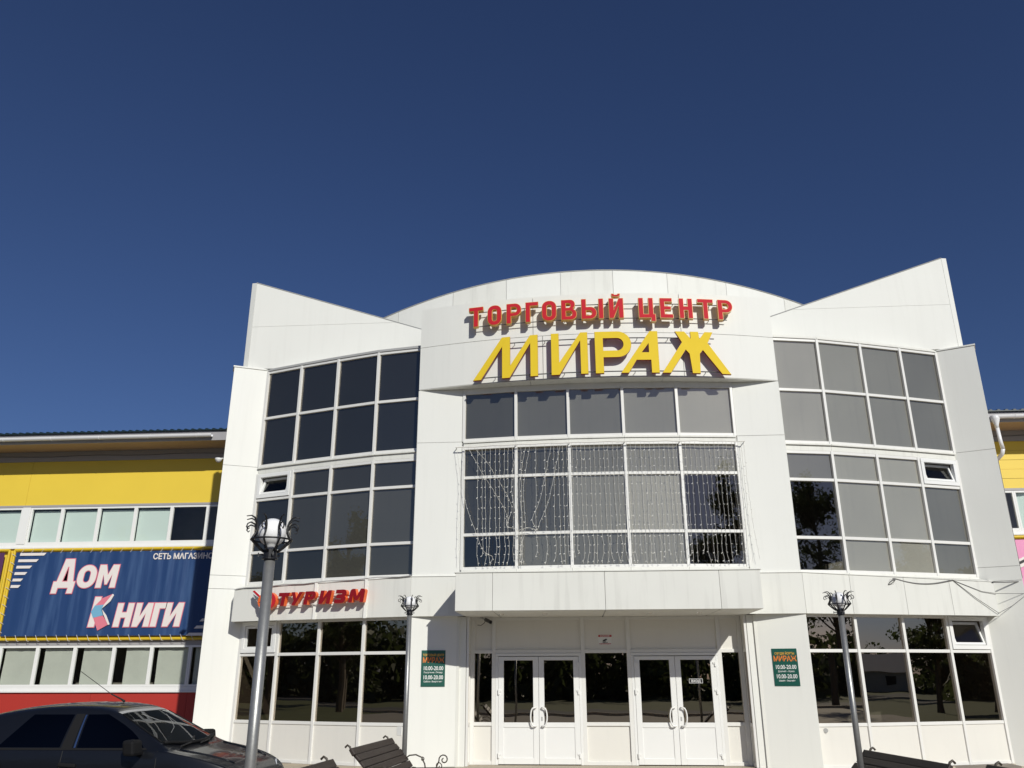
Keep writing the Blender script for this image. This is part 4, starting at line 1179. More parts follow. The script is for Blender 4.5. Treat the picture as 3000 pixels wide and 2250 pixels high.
# ================================================================== BANNERS ON THE WINGS
def tube_frame(t, x0, x1, z0, z1, y, mt=None):
    for a, c in (((x0, z0), (x1, z0)), ((x1, z0), (x1, z1)), ((x1, z1), (x0, z1)), ((x0, z1), (x0, z0))):
        q = MB(); q.tube([(a[0], y, a[1]), (c[0], y, c[1])], 0.042, 8); q.build('frame_tube', mt or M['frame_yellow'], t)
def sheet(t, x0, x1, z0, z1, y, m_, amp=0.012, name='vinyl_sheet'):
    q = MB(); nx, nz = 120, 14
    rows = []
    for j in range(nz + 1):
        v = j / nz
        row = []
        for i in range(nx + 1):
            x = x0 + (x1 - x0) * i / nx
            fold = math.sin(x * 14.8 + 0.9 * math.sin(v * 3)) * amp * (0.25 + 0.75 * v) * (0.6 + 0.4 * math.sin(x * 2.3))
            row.append((x, y + fold, z0 + (z1 - z0) * v))
        rows.append(row)
    q.grid(rows)
    return q.build(name, m_, t, smooth=True, fix=False)
BY = 7.33
ban = thing('banner', 'blue vinyl banner reading ДОМ КНИГИ on the left wing wall', 'banner')
BX0, BX1, BZ0, BZ1 = -18.42, -11.2, 2.735, 5.305
sheet(ban, BX0, BX1, BZ0, BZ1, BY, M['banner'])
tube_frame(ban, BX0 - 0.10, BX1 + 0.1, BZ0 - 0.09, BZ1 + 0.085, BY + 0.05)
q = MB()
x = BX0 + 0.15
while x < BX1:
    q.tube([(x, BY - 0.004, BZ0 + 0.03), (x + 0.10, BY - 0.03, BZ0 - 0.14), (x + 0.13, BY + 0.02, BZ0 - 0.15)], 0.008, 4)
    q.tube([(x, BY - 0.004, BZ1 - 0.03), (x + 0.08, BY + 0.0, BZ1 + 0.10)], 0.008, 4)
    x += 0.33
z = BZ0 + 0.1
while z < BZ1:
    q.tube([(BX0 + 0.03, BY - 0.004, z), (BX0 - 0.14, BY - 0.02, z + 0.09)], 0.008, 4); z += 0.26
o = q.build('lacing', M['lace'], ban); o['kind'] = 'stuff'
bfn = lambda off: (lambda u, v, w: (u, BY - off - w, v))
def ban_text(txt, x, z, size, sx, off, shear, edge, spacing=1.0):
    v, f = text_mesh(txt, size, 0.004, off + edge, shear, 'LEFT', sx, spacing); place('lettering', ([(a + x, b + z, c) for a, b, c in v], f), bfn(0.020), M['ban_pink'], ban)
    v, f = text_mesh(txt, size, 0.004, off, shear, 'LEFT', sx, spacing); place('lettering', ([(a + x, b + z, c) for a, b, c in v], f), bfn(0.026), M['ban_white'], ban)
def ban_glyph(gl, x, z, k):
    """white letter with a pink outline, sheared by k"""
    g2 = [[(x + a + b_ * k, z + b_) for a, b_ in pl_] for pl_ in gl]
    place('letter', curve_mesh([offset_poly(pl_, -0.024 if i == 0 else 0.024) for i, pl_ in enumerate(g2)], 0.004), bfn(0.020), M['ban_pink'], ban)
    place('letter', curve_mesh(g2, 0.004), bfn(0.026), M['ban_white'], ban)
ban_glyph([[(0.0, 0), (0.17, 0), (0.18, 0.17), (0.52, 0.17), (0.51, 0), (0.69, 0), (0.70, 0.36), (0.63, 0.36), (0.50, 1.06), (0.20, 1.06), (0.10, 0.36), (0.0, 0.36)], [(0.27, 0.36), (0.45, 0.36), (0.38, 0.82), (0.34, 0.82)]], -17.03, 4.015, 0.12)
ban_glyph([rrect(0, 0, 0.60, 0.70, 0.295, n=8), rrect(0.19, 0.16, 0.41, 0.54, 0.108, n=6)], -16.26, 4.175, 0.10)
ban_glyph([[(0, 0), (0.17, 0), (0.17, 0.42), (0.285, 0.10), (0.345, 0.10), (0.46, 0.42), (0.46, 0), (0.63, 0), (0.63, 0.70), (0.43, 0.70), (0.315, 0.38), (0.20, 0.70), (0, 0.70)]], -15.60, 4.178, 0.10)
ban_glyph([[(0, 0), (0.20, 0), (0.20, 0.90), (0, 0.90)]], -15.64, 2.995, 0.12)
ban_glyph(glyph('Н', 0.52, 0.70, 0.18, 0.15), -14.84, 2.995, 0.12)
ban_glyph(glyph('И', 0.53, 0.70, 0.175, 0.15), -14.235, 2.995, 0.12)
ban_glyph(glyph('Г', 0.36, 0.70, 0.18, 0.16), -13.655, 2.995, 0.12)
ban_glyph(glyph('И', 0.54, 0.70, 0.175, 0.15), -13.27, 2.995, 0.12)
v, f = text_mesh('СЕТЬ МАГАЗИНОВ', 0.245, 0.004, 0.0065, 0, 'LEFT', 0.93); place('lettering', ([(a - 13.86, b + 5.04, c) for a, b, c in v], f), bfn(0.022), M['ban_white'], ban)
# open book standing in for the arms of the K
place('book_cover', curve_mesh([[(-15.50, 3.63), (-15.29, 3.86), (-14.98, 3.985), (-15.22, 3.62)]], 0.004), bfn(0.032), M['ban_pink'], ban)
place('book_cover', curve_mesh([[(-15.50, 3.27), (-15.30, 2.885), (-14.97, 3.07), (-15.20, 3.33)]], 0.004), bfn(0.032), M['ban_pink'], ban)
place('book_band', curve_mesh([[(-15.60, 3.45), (-15.50, 3.635), (-15.21, 3.66), (-15.27, 3.50), (-15.19, 3.34), (-15.50, 3.265)]], 0.004), bfn(0.037), M['ban_sky'], ban)
place('book_pages', curve_mesh([[(-14.98, 3.985), (-14.93, 3.95), (-15.02, 3.76), (-15.25, 3.55), (-15.21, 3.665)]], 0.004), bfn(0.042), M['ban_white'], ban)
place('book_pages', curve_mesh([[(-15.25, 3.52), (-15.08, 3.34), (-14.93, 3.07), (-14.98, 3.05), (-15.18, 3.36)]], 0.004), bfn(0.042), M['ban_white'], ban)
for k in range(6):
    z0 = 5.20 - k * 0.2
    x1 = (-17.40, -17.62, -17.80, -17.92, -18.02, -18.06)[k]
    place('stripe', curve_mesh([[(-18.28 - 0.022 * k, z0), (x1 - 0.07, z0), (x1, z0 + 0.085), (-18.27 - 0.022 * k, z0 + 0.085)]], 0.004), bfn(0.020), M['ban_white'], ban)
for k in range(3):
    z0 = 3.14 - k * 0.21
    x0 = (-12.10, -12.25, -12.47)[k]
    place('stripe', curve_mesh([[(x0, z0), (-11.3, z0), (-11.3, z0 + 0.085), (x0 + 0.08, z0 + 0.085)]], 0.004), bfn(0.020), M['ban_white'], ban)
ban2 = thing('banner', 'purple vinyl banner at the very left edge beside the blue one', 'banner')
sheet(ban2, -24.5, -18.80, BZ0, BZ1, BY, M['ban_purple']); tube_frame(ban2, -24.6, -18.70, BZ0 - 0.09, BZ1 + 0.085, BY + 0.05)
ban3 = thing('banner', 'pink vinyl banner at the right edge on the right wing', 'banner')
sheet(ban3, 11.4, 17.0, BZ0, BZ1 - 0.02, BY, M['ban_rose']); tube_frame(ban3, 11.3, 17.1, BZ0 - 0.09, BZ1 + 0.07, BY + 0.05)
place('stripe', curve_mesh([[(12.0, 4.55), (13.6, 5.25), (13.6, 5.00), (12.0, 4.30)]], 0.004), bfn(0.020), M['ban_white'], ban3)
place('stripe', curve_mesh([[(12.0, 4.48), (13.6, 5.18), (13.6, 5.10), (12.0, 4.40)]], 0.004), bfn(0.026), M['sign_black'], ban3)

# ================================================================== LIGHT CURTAIN
LC = thing('light_curtain', 'curtain of white light strings hanging over the central windows', 'string lights')
def lc_y(x): return (bay_y(max(-3.06, min(3.06, x))) if abs(x) < 3.06 else 0.02) - 0.16
q = MB(); n = 30
q.tube([(-3.22 + 6.45 * i / n, lc_y(-3.22 + 6.45 * i / n), 6.435 + 0.008 * math.sin(i * 2.1)) for i in range(n + 1)], 0.014, 6); q.build('supply_cable', M['white_wire'], LC)
for x in (-3.22, -1.85, -0.655, 0.575, 1.80, 3.23):
    q = MB(); q.tube([(x, lc_y(x), 6.44), (x, lc_y(x) + 0.13, 6.44)], 0.010, 5); q.build('hook', M['flash'], LC)
def strand(path):
    """wire following path with short side lamps"""
    P_ = [Vector(v) for v in path]
    path = []
    for i in range(len(P_) - 1):
        p0, p1, p2, p3 = P_[max(i - 1, 0)], P_[i], P_[i + 1], P_[min(i + 2, len(P_) - 1)]
        for k in range(4):
            t_ = k / 4
            path.append(0.5 * ((2 * p1) + (p2 - p0) * t_ + (2 * p0 - 5 * p1 + 4 * p2 - p3) * t_ ** 2 + (3 * p1 - p0 - 3 * p2 + p3) * t_ ** 3))
    path.append(P_[-1])
    q = MB()
    pts = []
    for a, b_ in zip(path[:-1], path[1:]):
        a, b_ = Vector(a), Vector(b_)
        m_ = max(1, int((b_ - a).length / 0.085))
        for k in range(m_):
            p = a.lerp(b_, k / m_)
            pts.append(p + Vector((random.uniform(-0.007, 0.007), random.uniform(-0.006, 0.006), random.uniform(-0.008, 0.008))))
    pts.append(Vector(path[-1]))
    q.tube(pts, 0.0038, 3)
    for k in range(1, len(pts) - 1):
        sgn = 1 if random.random() > 0.5 else -1
        if k % 2: continue
        p = pts[k]
        q.tube([p, p + Vector((sgn * random.uniform(0.018, 0.034), random.uniform(-0.012, 0.004), random.uniform(-0.030, 0.006)))], [0.0045, 0.007], 3)
    q.build('light_strand', M['white_wire'], LC, fix=False)
knot = (-1.80, lc_y(-1.80) - 0.03, 4.50)
for k in range(62):
    x = -3.03 + k * 0.101 + random.uniform(-0.018, 0.018)
    if random.random() < 0.04 and k > 3: continue
    y = lc_y(x)
    zb = 3.78 + random.uniform(-0.03, 0.22) * (random.random() < 0.35)
    dr = random.uniform(-0.02, 0.03)
    if k in (1, 2):
        strand([(x, y, 6.43), (x + 0.35, y, 5.6 + 0.2 * k), (x + 0.85, y, 4.85 + 0.12 * k), (knot[0] - 0.25, knot[1], 4.62), knot, (-1.76, y, 4.2), (-1.80, y, 3.80)])
    elif k == 0:
        strand([(x, y, 6.43), (x + 0.02, y, 5.3), (x + 0.33, y, 4.4), (x + 0.45, y, 4.1), (x + 0.65, y, 3.98), (x + 0.6, y, 3.82)])
    elif k in (12, 14, 15):
        strand([(x, y, 6.43), (x - 0.15, y, 5.5), (knot[0] + 0.05 * (k - 12), knot[1], 4.6), (knot[0] + 0.02 * (k - 12), y, 4.1), (knot[0] + 0.06 * (k - 13), y, 3.79)])
    elif k in (17, 19):
        strand([(x + 0.25, y, 6.43), (x - 0.02, y, 5.2), (x - 0.2, y, 4.75), (knot[0] + 0.4, knot[1], 4.52), (knot[0] + 0.2, knot[1], 4.56), knot])
    else:
        j = random.uniform(-0.03, 0.03)
        strand([(x, y, 6.43), (x + dr * 0.3, y, 5.4), (x + dr, y, 4.5), (x + dr + j, y - 0.01, 4.1), (x + dr - j, y, zb)])
for x, dx_ in ((-3.20, 0.05), (3.20, 0.0)):
    strand([(x, lc_y(x), 6.42), (x + dx_ * 2, lc_y(x), 5.6), (x + dx_ + 0.03, lc_y(x), 4.6), (x + 0.10, lc_y(x), 3.85)])

# ================================================================== LAMPS
def lamp(loc, h, label, rot, first=None):
    t = thing('street_lamp', label, 'street lamp', loc, rot, 'globe lamps in wrought iron baskets')
    if first:
        def cp(o, par):
            c = o.copy(); COL.objects.link(c); c.parent = par
            if o.name.startswith('pole'): c.scale = (1, 1, h / first['height'])
            else: c.location = (o.location[0], o.location[1], h if par is t else 0)
            for ch in o.children: cp(ch, c)
        for o in list(first.children): cp(o, t)
        t['height'] = h
        return t
    t['height'] = h
    q = MB(); q.lathe([(0.038, 0), (0.038, h)], 20); q.build('pole', M['pole'], t, smooth=True)
    def part(name, q, m_, par=None, smooth=True):
        o = q.build(name, m_, par or t, smooth=smooth)
        if not par: o.location = (0, 0, h)
        return o
    q = MB(); q.lathe([(0.040, -0.045), (0.056, -0.045), (0.056, -0.034), (0.047, -0.03), (0.047, 0.022), (0.040, 0.026)], 20); col_ = part('collar', q, M['black_iron'], smooth=False)
    for k in range(3):
        a = R(20 + 120 * k); q = MB(); q.tube([(0.045 * math.cos(a), 0.045 * math.sin(a), -0.012), (0.085 * math.cos(a), 0.085 * math.sin(a), -0.012)], 0.006, 6)
        q.tube([(0.085 * math.cos(a), 0.085 * math.sin(a), -0.026), (0.085 * math.cos(a), 0.085 * math.sin(a), 0.003)], 0.004, 5); q.build('wing_screw', M['rail'], col_)
    q = MB(); q.lathe([(0.030, 0.0), (0.030, 0.045), (0.028, 0.062)], 16); part('socket', q, M['socket'])
    q = MB(); q.lathe([(0.030, 0.0)] + [(0.100 * math.sin(R(a)), 0.148 - 0.100 * math.cos(R(a))) for a in range(24, 176, 8)], 28); part('globe', q, M['globe'])
    q = MB(); n = 36
    rg = [(0.143 * math.cos(2 * math.pi * k / n), 0.143 * math.sin(2 * math.pi * k / n), 0.092) for k in range(n + 1)]
    q.tube(rg, 0.0068, 6); part('ring', q, M['black_iron'])
    for k in range(8):
        a = 2 * math.pi * k / 8; ca, sa = math.cos(a), math.sin(a)
        def P(r, z): return (r * ca, r * sa, z)
        main = [(0.050, 0.008), (0.075, 0.025), (0.108, 0.056), (0.137, 0.084), (0.1455, 0.093), (0.140, 0.104), (0.124, 0.130), (0.114, 0.160), (0.114, 0.190), (0.124, 0.220), (0.142, 0.243), (0.165, 0.253), (0.200, 0.245)]
        q = MB(); q.tube([P(*m_) for m_ in main], [0.0078] * 9 + [0.0070, 0.006, 0.005, 0.0036], 6)
        rib = part('rib', q, M['black_iron'])
        sc_ = [(0.117, 0.147), (0.121, 0.170), (0.136, 0.194), (0.166, 0.205), (0.188, 0.192), (0.194, 0.168), (0.181, 0.154), (0.170, 0.164)]
        q = MB(); q.tube([P(*m_) for m_ in sc_], [0.0066, 0.0064, 0.006, 0.0056, 0.0052, 0.0048, 0.0045, 0.0034], 6); q.build('scroll', M['black_iron'], rib, smooth=True)
    return t
L1 = lamp((-2.815, -12.2, GZ), 2.395 - GZ, 'nearest globe lamp on a thick grey pole in front of the car bonnet', R(43))
lamp((-3.31, -4.4, GZ), 2.533 - GZ, 'globe lamp left of the entrance behind the brown bench', R(23), L1)
lamp((2.895, -6.4, GZ), 2.355 - GZ, 'globe lamp right of the entrance beside the dark bench', R(17), L1)

# ================================================================== BENCHES
def bench(loc, rot, label, side, L=1.95, first=None):
    t = thing('park_bench', label, 'bench', loc, rot, 'slatted benches with iron scroll arms')
    if first:
        for o in list(first.children):
            c = o.copy(); COL.objects.link(c); c.parent = t
        t.scale = (side, 1, 1)
        return t
    # profile in (u, z): u from the top of the back towards the front of the seat
    prof = [(0.00, 0.905, 55), (0.080, 0.832, 45), (0.155, 0.755, 46), (0.228, 0.676, 48), (0.295, 0.592, 54), (0.350, 0.500, 62), (0.43, 0.425, 12), (0.53, 0.415, 0), (0.63, 0.42, -4), (0.73, 0.425, -8)]
    for k, (u, z, a) in enumerate(prof):
        q = MB()
        d = Vector((math.cos(R(a)), 0, -math.sin(R(a)))); n_ = Vector((math.sin(R(a)), 0, math.cos(R(a))))
        q.obox((u, 0, z), d * 0.050, Vector((0, L / 2 + random.uniform(-0.012, 0.012), 0)), n_ * (0.026 if k == 0 else 0.019))
        q.build('slat', M['slat'], t, bevel=0.012)
    for y in (-L / 2 + 0.09, L / 2 - 0.09):
        q = MB()
        back = [(-0.125, 0.955), (-0.095, 0.985), (-0.06, 0.965), (-0.035, 0.91)] + [(u - 0.030 * math.sin(R(a)) , z - 0.032 * math.cos(R(a))) for u, z, a in prof] + [(0.79, 0.405), (0.80, 0.30), (0.76, 0.15), (0.80, 0.0)]
        q.tube([(u, y, z) for u, z in back], 0.014, 6)
        q.tube([(0.36, y, 0.46), (0.26, y, 0.30), (0.16, y, 0.12), (0.10, y, 0.0)], 0.014, 6)
        fr = q.build('end_frame', M['bronze_iron'], t, smooth=True)
        def spiral(cx, cz, r0, r1, a0, turns, n=14):
            return [(cx + (r0 + (r1 - r0) * i / n) * math.cos(R(a0 + turns * i / n)), y, cz + (r0 + (r1 - r0) * i / n) * math.sin(R(a0 + turns * i / n))) for i in range(n + 1)]
        q = MB()
        q.tube([(0.22, y, 0.66), (0.30, y, 0.715), (0.40, y, 0.725), (0.49, y, 0.69), (0.54, y, 0.60), (0.56, y, 0.50), (0.565, y, 0.42)], 0.011, 6); q.build('arm', M['bronze_iron'], fr, smooth=True)
        q = MB(); q.tube([(0.46, y, 0.70)] + spiral(0.505, 0.665, 0.03, 0.012, 120, -330, 10), 0.008, 5); q.build('scroll', M['bronze_iron'], fr, smooth=True)
        q = MB(); q.tube([(0.70, y, 0.43), (0.72, y, 0.55), (0.76, y, 0.64)] + spiral(0.835, 0.66, 0.075, 0.018, 165, -420), 0.010, 6); q.build('scroll', M['bronze_iron'], fr, smooth=True)
        q = MB(); q.tube([(0.775, y, 0.43), (0.79, y, 0.52)] + spiral(0.755, 0.575, 0.055, 0.014, -40, 400), 0.008, 6); q.build('scroll', M['bronze_iron'], fr, smooth=True)
    return t
b1 = bench((-3.57, -5.36, GZ), R(-4), 'brown slatted bench standing in front of the left globe lamp by the white wall', 1)
bench((3.325, -6.67, GZ - 0.045), R(9.6), 'dark slatted bench to the right of the right lamp pole', -1, first=b1)
bench((-3.54, -8.75, GZ), R(-4), 'bench corner showing just left of the whole brown bench at the bottom edge', 1, first=b1)
bench((4.05, -8.57, GZ - 0.045), R(9.6), 'bench end peeping up at the lower right edge', -1, first=b1)

# ================================================================== CAR
CAR = thing('parked_car', 'dark blue black hatchback parked at the lower left corner', 'car', (-6.28, -7.72, GZ))
CS = 1.0
cx0, cy0 = -5.85, -7.72
# body: cross sections along x (local, front = +x); each a list of (y, z) from sill to centre line
def sect(x, w, zs, zb, zt, wt, wtop=None):
    """half section: sill, lower side, side crease, belt, window top (rail), roof edge, centre"""
    return x, w, zs, zb, zt, wt
ST = [  # x,  half width at sides, belt z, roof z, half width of roof
    (-2.02, 0.70, 0.88, 0.90, 0.60), (-1.98, 0.76, 0.98, 1.02, 0.62), (-1.80, 0.80, 1.08, 1.17, 0.58), (-1.50, 0.83, 1.10, 1.36, 0.56), (-1.10, 0.845, 1.10, 1.485, 0.565),
    (-0.60, 0.85, 1.09, 1.565, 0.575), (0.00, 0.85, 1.08, 1.58, 0.575), (0.32, 0.85, 1.075, 1.545, 0.565), (0.47, 0.85, 1.07, 1.49, 0.57),
    (1.12, 0.845, 1.075, 1.115, 0.66), (1.18, 0.84, 1.07, 1.085, 0.70), (1.45, 0.835, 1.02, 1.045, 0.62), (1.75, 0.80, 0.94, 0.975, 0.55), (1.95, 0.74, 0.84, 0.88, 0.50), (2.02, 0.68, 0.70, 0.74, 0.46)]
def ring(st):
    x, w, zb, zr, wr = st
    zlow = 0.20
    tum = [(w * 0.93, zlow), (w * 0.985, zlow + 0.16), (w, zb - 0.30), (w * 0.985, zb - 0.10), (w * 0.965, zb)]
    d = zr - zb
    if d > 0.12:
        up = [(w * 0.955, zb + 0.03), (w * 0.955 + (wr + 0.075 - w * 0.955) * 0.55, zb + 0.03 + (d - 0.10) * 0.55), (wr + 0.06, zr - 0.075), (wr, zr - 0.030), (wr * 0.6, zr - 0.005), (0, zr + 0.004)]
    else:
        up = [(w * 0.955, zb + 0.012 * min(1, d / 0.03)), (w * 0.91, zb + d * 0.5), (wr + 0.06, zb + d * 0.85), (wr, zb + d * 0.95), (wr * 0.6, zr), (0, zr + 0.006)]
    return [(x, y, z) for y, z in tum + up]
rings = [ring(s_) for s_ in ST]
q = MB()
def mirror(rw): return [(x, -y, z) for x, y, z in rw] + [(x, y, z) for x, y, z in rw[::-1]][1:]
full = [mirror(r_) for r_ in rings]
q.grid(full)
q.face(full[0]); q.face(full[-1][::-1])
q.face([(r_[0][0], -r_[0][1], r_[0][2]) for r_ in rings] + [(r_[0][0], r_[0][1], r_[0][2]) for r_ in rings[::-1]])
body = q.build('body', M['carpaint'], CAR, smooth=True)
md = body.modifiers.new('sub', 'SUBSURF'); md.levels = 2; md.render_levels = 2
from mathutils.bvhtree import BVHTree
bpy.context.view_layer.update()
_dg = bpy.context.evaluated_depsgraph_get()
_ev = body.evaluated_get(_dg); _me = _ev.to_mesh()
BV = BVHTree.FromPolygons([v.co.copy() for v in _me.vertices], [tuple(p.vertices) for p in _me.polygons])
_ev.to_mesh_clear()
def side_hit(x, z, sg, off):
    h_ = BV.ray_cast(Vector((x, sg * 3.0, z)), Vector((0, -sg, 0)))
    if h_[0] is None: return Vector((x, sg * 0.8, z))
    n_ = h_[1] if h_[1].y * sg > 0 else -h_[1]
    return h_[0] + n_ * off
def top_hit(x, y, off):
    h_ = BV.ray_cast(Vector((x, y, 3.0)), Vector((0, 0, -1)))
    if h_[0] is None: return Vector((x, y, 1.0))
    n_ = h_[1] if h_[1].z > 0 else -h_[1]
    return h_[0] + n_ * off
def side_patch(name, bot, top, z0, z1, m_, sg, off=0.004, n=10, bow=0.0):
    q = MB(); rows = []
    for j in range(7):
        v = j / 6
        xa = bot[0] + (top[0] - bot[0]) * v; xb = bot[1] + (top[1] - bot[1]) * v + bow * math.sin(math.pi * v)
        rows.append([tuple(side_hit(xa + (xb - xa) * i / n, z0 + (z1 - z0) * v, sg, off)) for i in range(n + 1)])
    q.grid(rows)
    return q.build(name, m_, CAR, smooth=True)
for sg in (-1, 1):
    side_patch('side_window', (-0.80, -0.08), (-0.53, -0.05), 1.125, 1.455, M['carglass'], sg, bow=0.0)
    side_patch('side_window', (0.12, 0.88), (0.11, 0.33), 1.115, 1.455, M['carglass'], sg, bow=0.06)
    side_patch('door_pillar', (-0.06, 0.065), (-0.03, 0.07), 1.11, 1.46, M['cartrim'], sg, 0.005, 3)
    side_patch('window_channel', (0.085, 0.105), (0.078, 0.097), 1.12, 1.45, M['chrome'], sg, 0.007, 2)
    side_patch('belt_strip', (-1.36, 0.92), (-1.36, 0.90), 1.098, 1.118, M['cartrim'], sg, 0.006, 14)
    # door seams
    for xx in (-0.03, 1.04):
        q = MB(); q.tube([tuple(side_hit(xx + (0.05 * (1.1 - z) if xx > 0 else 0), z, sg, 0.001)) for z in (0.30, 0.45, 0.60, 0.75, 0.90, 1.0, 1.09)], 0.0045, 4); q.build('door_seam', M['rubber'], CAR)
    for xx in (-0.80, 0.06):
        p_ = side_hit(xx, 0.95, sg, 0.01)
        q = MB(); q.obox(p_, (0.10, 0, -0.006), (0, 0.016, 0), (0, 0, 0.02)); q.build('door_handle', M['cartrim'], CAR, bevel=0.01)
    # mirror
    q = MB(); q.obox((0.83, sg * 0.955, 1.135), (0.075, 0.02 * sg, 0), (0.0, 0.105, 0.0), (-0.012, 0, 0.078)); q.build('wing_mirror', M['cartrim'], CAR, bevel=0.03)
    q = MB(); q.obox((0.84, sg * 0.86, 1.075), (0.05, 0, 0), (0, 0.05, 0), (0, 0, 0.018)); q.build('mirror_arm', M['cartrim'], CAR)
    q = MB(); q.obox(side_hit(1.16, 0.85, sg, 0.004), (0.05, 0, 0), (0, 0.008, 0), (0, 0, 0.024)); q.build('side_indicator', M['amber'], CAR, bevel=0.006)
    # headlight
    q = MB(); q.lathe([(0.02, 0), (0.11, 0.02), (0.125, 0.06)], 14); o = q.build('headlight', M['lens'], CAR, smooth=True)
    o.location = (1.86, sg * 0.60, 0.80); o.rotation_euler = (0, R(78), R(18 * sg)); o.scale = (0.75, 1.3, 1.0)
    # wheels
    for xx in (-1.30, 1.25):
        q = MB(); q.lathe([(0.19, -0.09), (0.27, -0.095), (0.30, -0.06), (0.30, 0.06), (0.27, 0.095), (0.19, 0.09)], 28)
        wt = q.build('wheel', M['rubber'], CAR, smooth=False); wt.location = (xx, sg * 0.76, 0.30); wt.rotation_euler = (R(90), 0, 0)
        q = MB(); q.lathe([(0.185, -0.06), (0.185, 0.06)], 24); q.build('rim', M['pole'], wt)
# windscreen and bonnet details
def screen_xy(u, v):
    hw = 0.665 + (0.555 - 0.665) * v
    y = -hw + 2 * hw * u
    k = (2 * u - 1) ** 2
    return (1.10 - 0.09 * k) + ((0.50 - 0.04 * k) - (1.10 - 0.09 * k)) * v, y
rows = [[tuple(top_hit(*screen_xy(i / 12, j / 8), 0.005)) for i in range(13)] for j in range(9)]
q = MB(); q.grid(rows); q.build('windscreen', M['windscreen'], CAR, smooth=True)
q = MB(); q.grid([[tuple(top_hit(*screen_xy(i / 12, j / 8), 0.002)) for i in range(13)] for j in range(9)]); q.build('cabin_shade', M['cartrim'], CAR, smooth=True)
for u_ in (0, 12):
    q = MB(); q.tube([rows[j][u_] for j in range(9)], 0.007, 5); q.build('screen_seal', M['cartrim'], CAR, smooth=True)
q = MB(); q.grid([[tuple(top_hit(screen_xy(i / 12, 1.0)[0] - 0.012 - 0.045 * w_, screen_xy(i / 12, 1.0)[1], 0.004)) for i in range(13)] for w_ in (0, 1)]); q.build('roof_edge_strip', M['flash'], CAR, smooth=True)
q = MB(); q.tube([tuple(Vector(rows[0][i]) + Vector((0.03, 0, 0.0))) for i in range(13)], 0.020, 6); q.build('scuttle', M['cartrim'], CAR, smooth=True)
# cracks and wear on the screen: two hairline chips as fine pale threads
q = MB(); q.tube([tuple(top_hit(*screen_xy(u_, v_), 0.008)) for u_, v_ in ((0.25, 0.92), (0.38, 0.70), (0.55, 0.55), (0.78, 0.42), (0.95, 0.38))], 0.0022, 4); q.build('crack', M['flash'], CAR)
q = MB(); q.tube([tuple(top_hit(*screen_xy(u_, v_), 0.008)) for u_, v_ in ((0.30, 0.30), (0.48, 0.45), (0.60, 0.62), (0.72, 0.85))], 0.0022, 4); q.build('crack', M['flash'], CAR)
for y0, y1 in ((-0.50, 0.10), (0.02, 0.58)):
    q = MB(); q.tube([tuple(top_hit(1.16, y0, 0.02)), tuple(top_hit(1.13, (y0 + y1) / 2, 0.022)), tuple(top_hit(1.03, y1, 0.015))], 0.011, 6); q.build('wiper', M['rubber'], CAR)
for sg in (-1, 1):
    q = MB(); q.tube([tuple(top_hit(1.20 + 0.1 * k, sg * (0.60 - 0.018 * k), 0.003)) for k in range(7)], 0.010, 5); q.build('bonnet_crease', M['carpaint'], CAR, smooth=True)
q = MB(); q.tube([(0.16, 0.0, 1.575), (0.12, 0, 1.60), (-0.02, 0, 1.66)], [0.016, 0.010, 0.007], 6); q.tube([(-0.02, 0, 1.66), (-0.45, 0.0, 1.92)], 0.004, 5); q.build('antenna', M['rubber'], CAR)
q = MB(); q.obox((-1.42, -0.64, 1.40), (0.10, 0.0, 0.02), (0, 0.01, 0), (0, 0, 0.01)); q.build('roof_trim', M['cartrim'], CAR)
q = MB(); q.obox((2.0, 0, 0.60), (0.02, 0, 0), (0, 0.45, 0), (0, 0, 0.05)); q.build('grille', M['cartrim'], CAR)


# ================================================================== SMALL THINGS ON THE FACADE
t = thing('security_camera', 'small dark security camera under the canopy at its left end', 'camera', (-2.66, 0.45, 2.745))
q = MB(); q.box(-0.035, 0.035, -0.03, 0.03, -0.012, 0.009); q.build('base', M['flash'], t)
q = MB(); q.tube([(0, 0, -0.01), (0.05, -0.02, -0.03), (0.10, -0.05, -0.05)], 0.012, 8); q.build('arm', M['flash'], t)
q = MB(); q.tube([(0.09, -0.03, -0.045), (0.20, -0.14, -0.10)], 0.036, 12); q.tube([(0.085, -0.025, -0.043), (0.215, -0.155, -0.107)], 0.039, 12, cap=False); q.build('camera_body', M['rail'], t)
q = MB(); q.tube([(0.198, -0.138, -0.099), (0.204, -0.144, -0.102)], 0.024, 12); q.build('lens', M['rubber'], t)
q = MB(); q.tube([(0.09, -0.03, -0.05), (0.06, 0.0, -0.11), (-0.02, 0.05, -0.16), (-0.10, 0.08, -0.15)], 0.006, 6); q.build('cable', M['rubber'], t)
t = thing('floodlight', 'small white floodlight sticking out at the left edge of the white fin', 'lamp', (-9.30, 1.30, 6.63))
q = MB(); q.lathe([(0.09, 0.05), (0.085, 0.02), (0.06, -0.025), (0.03, -0.045)], 16, (-0.09, 0, 0)); q.build('shade', M['pvc'], t, smooth=True)
q = MB(); q.tube([(-0.09, 0, 0.05), (0.06, 0.03, 0.055)], 0.014, 6); q.build('arm', M['pvc'], t)

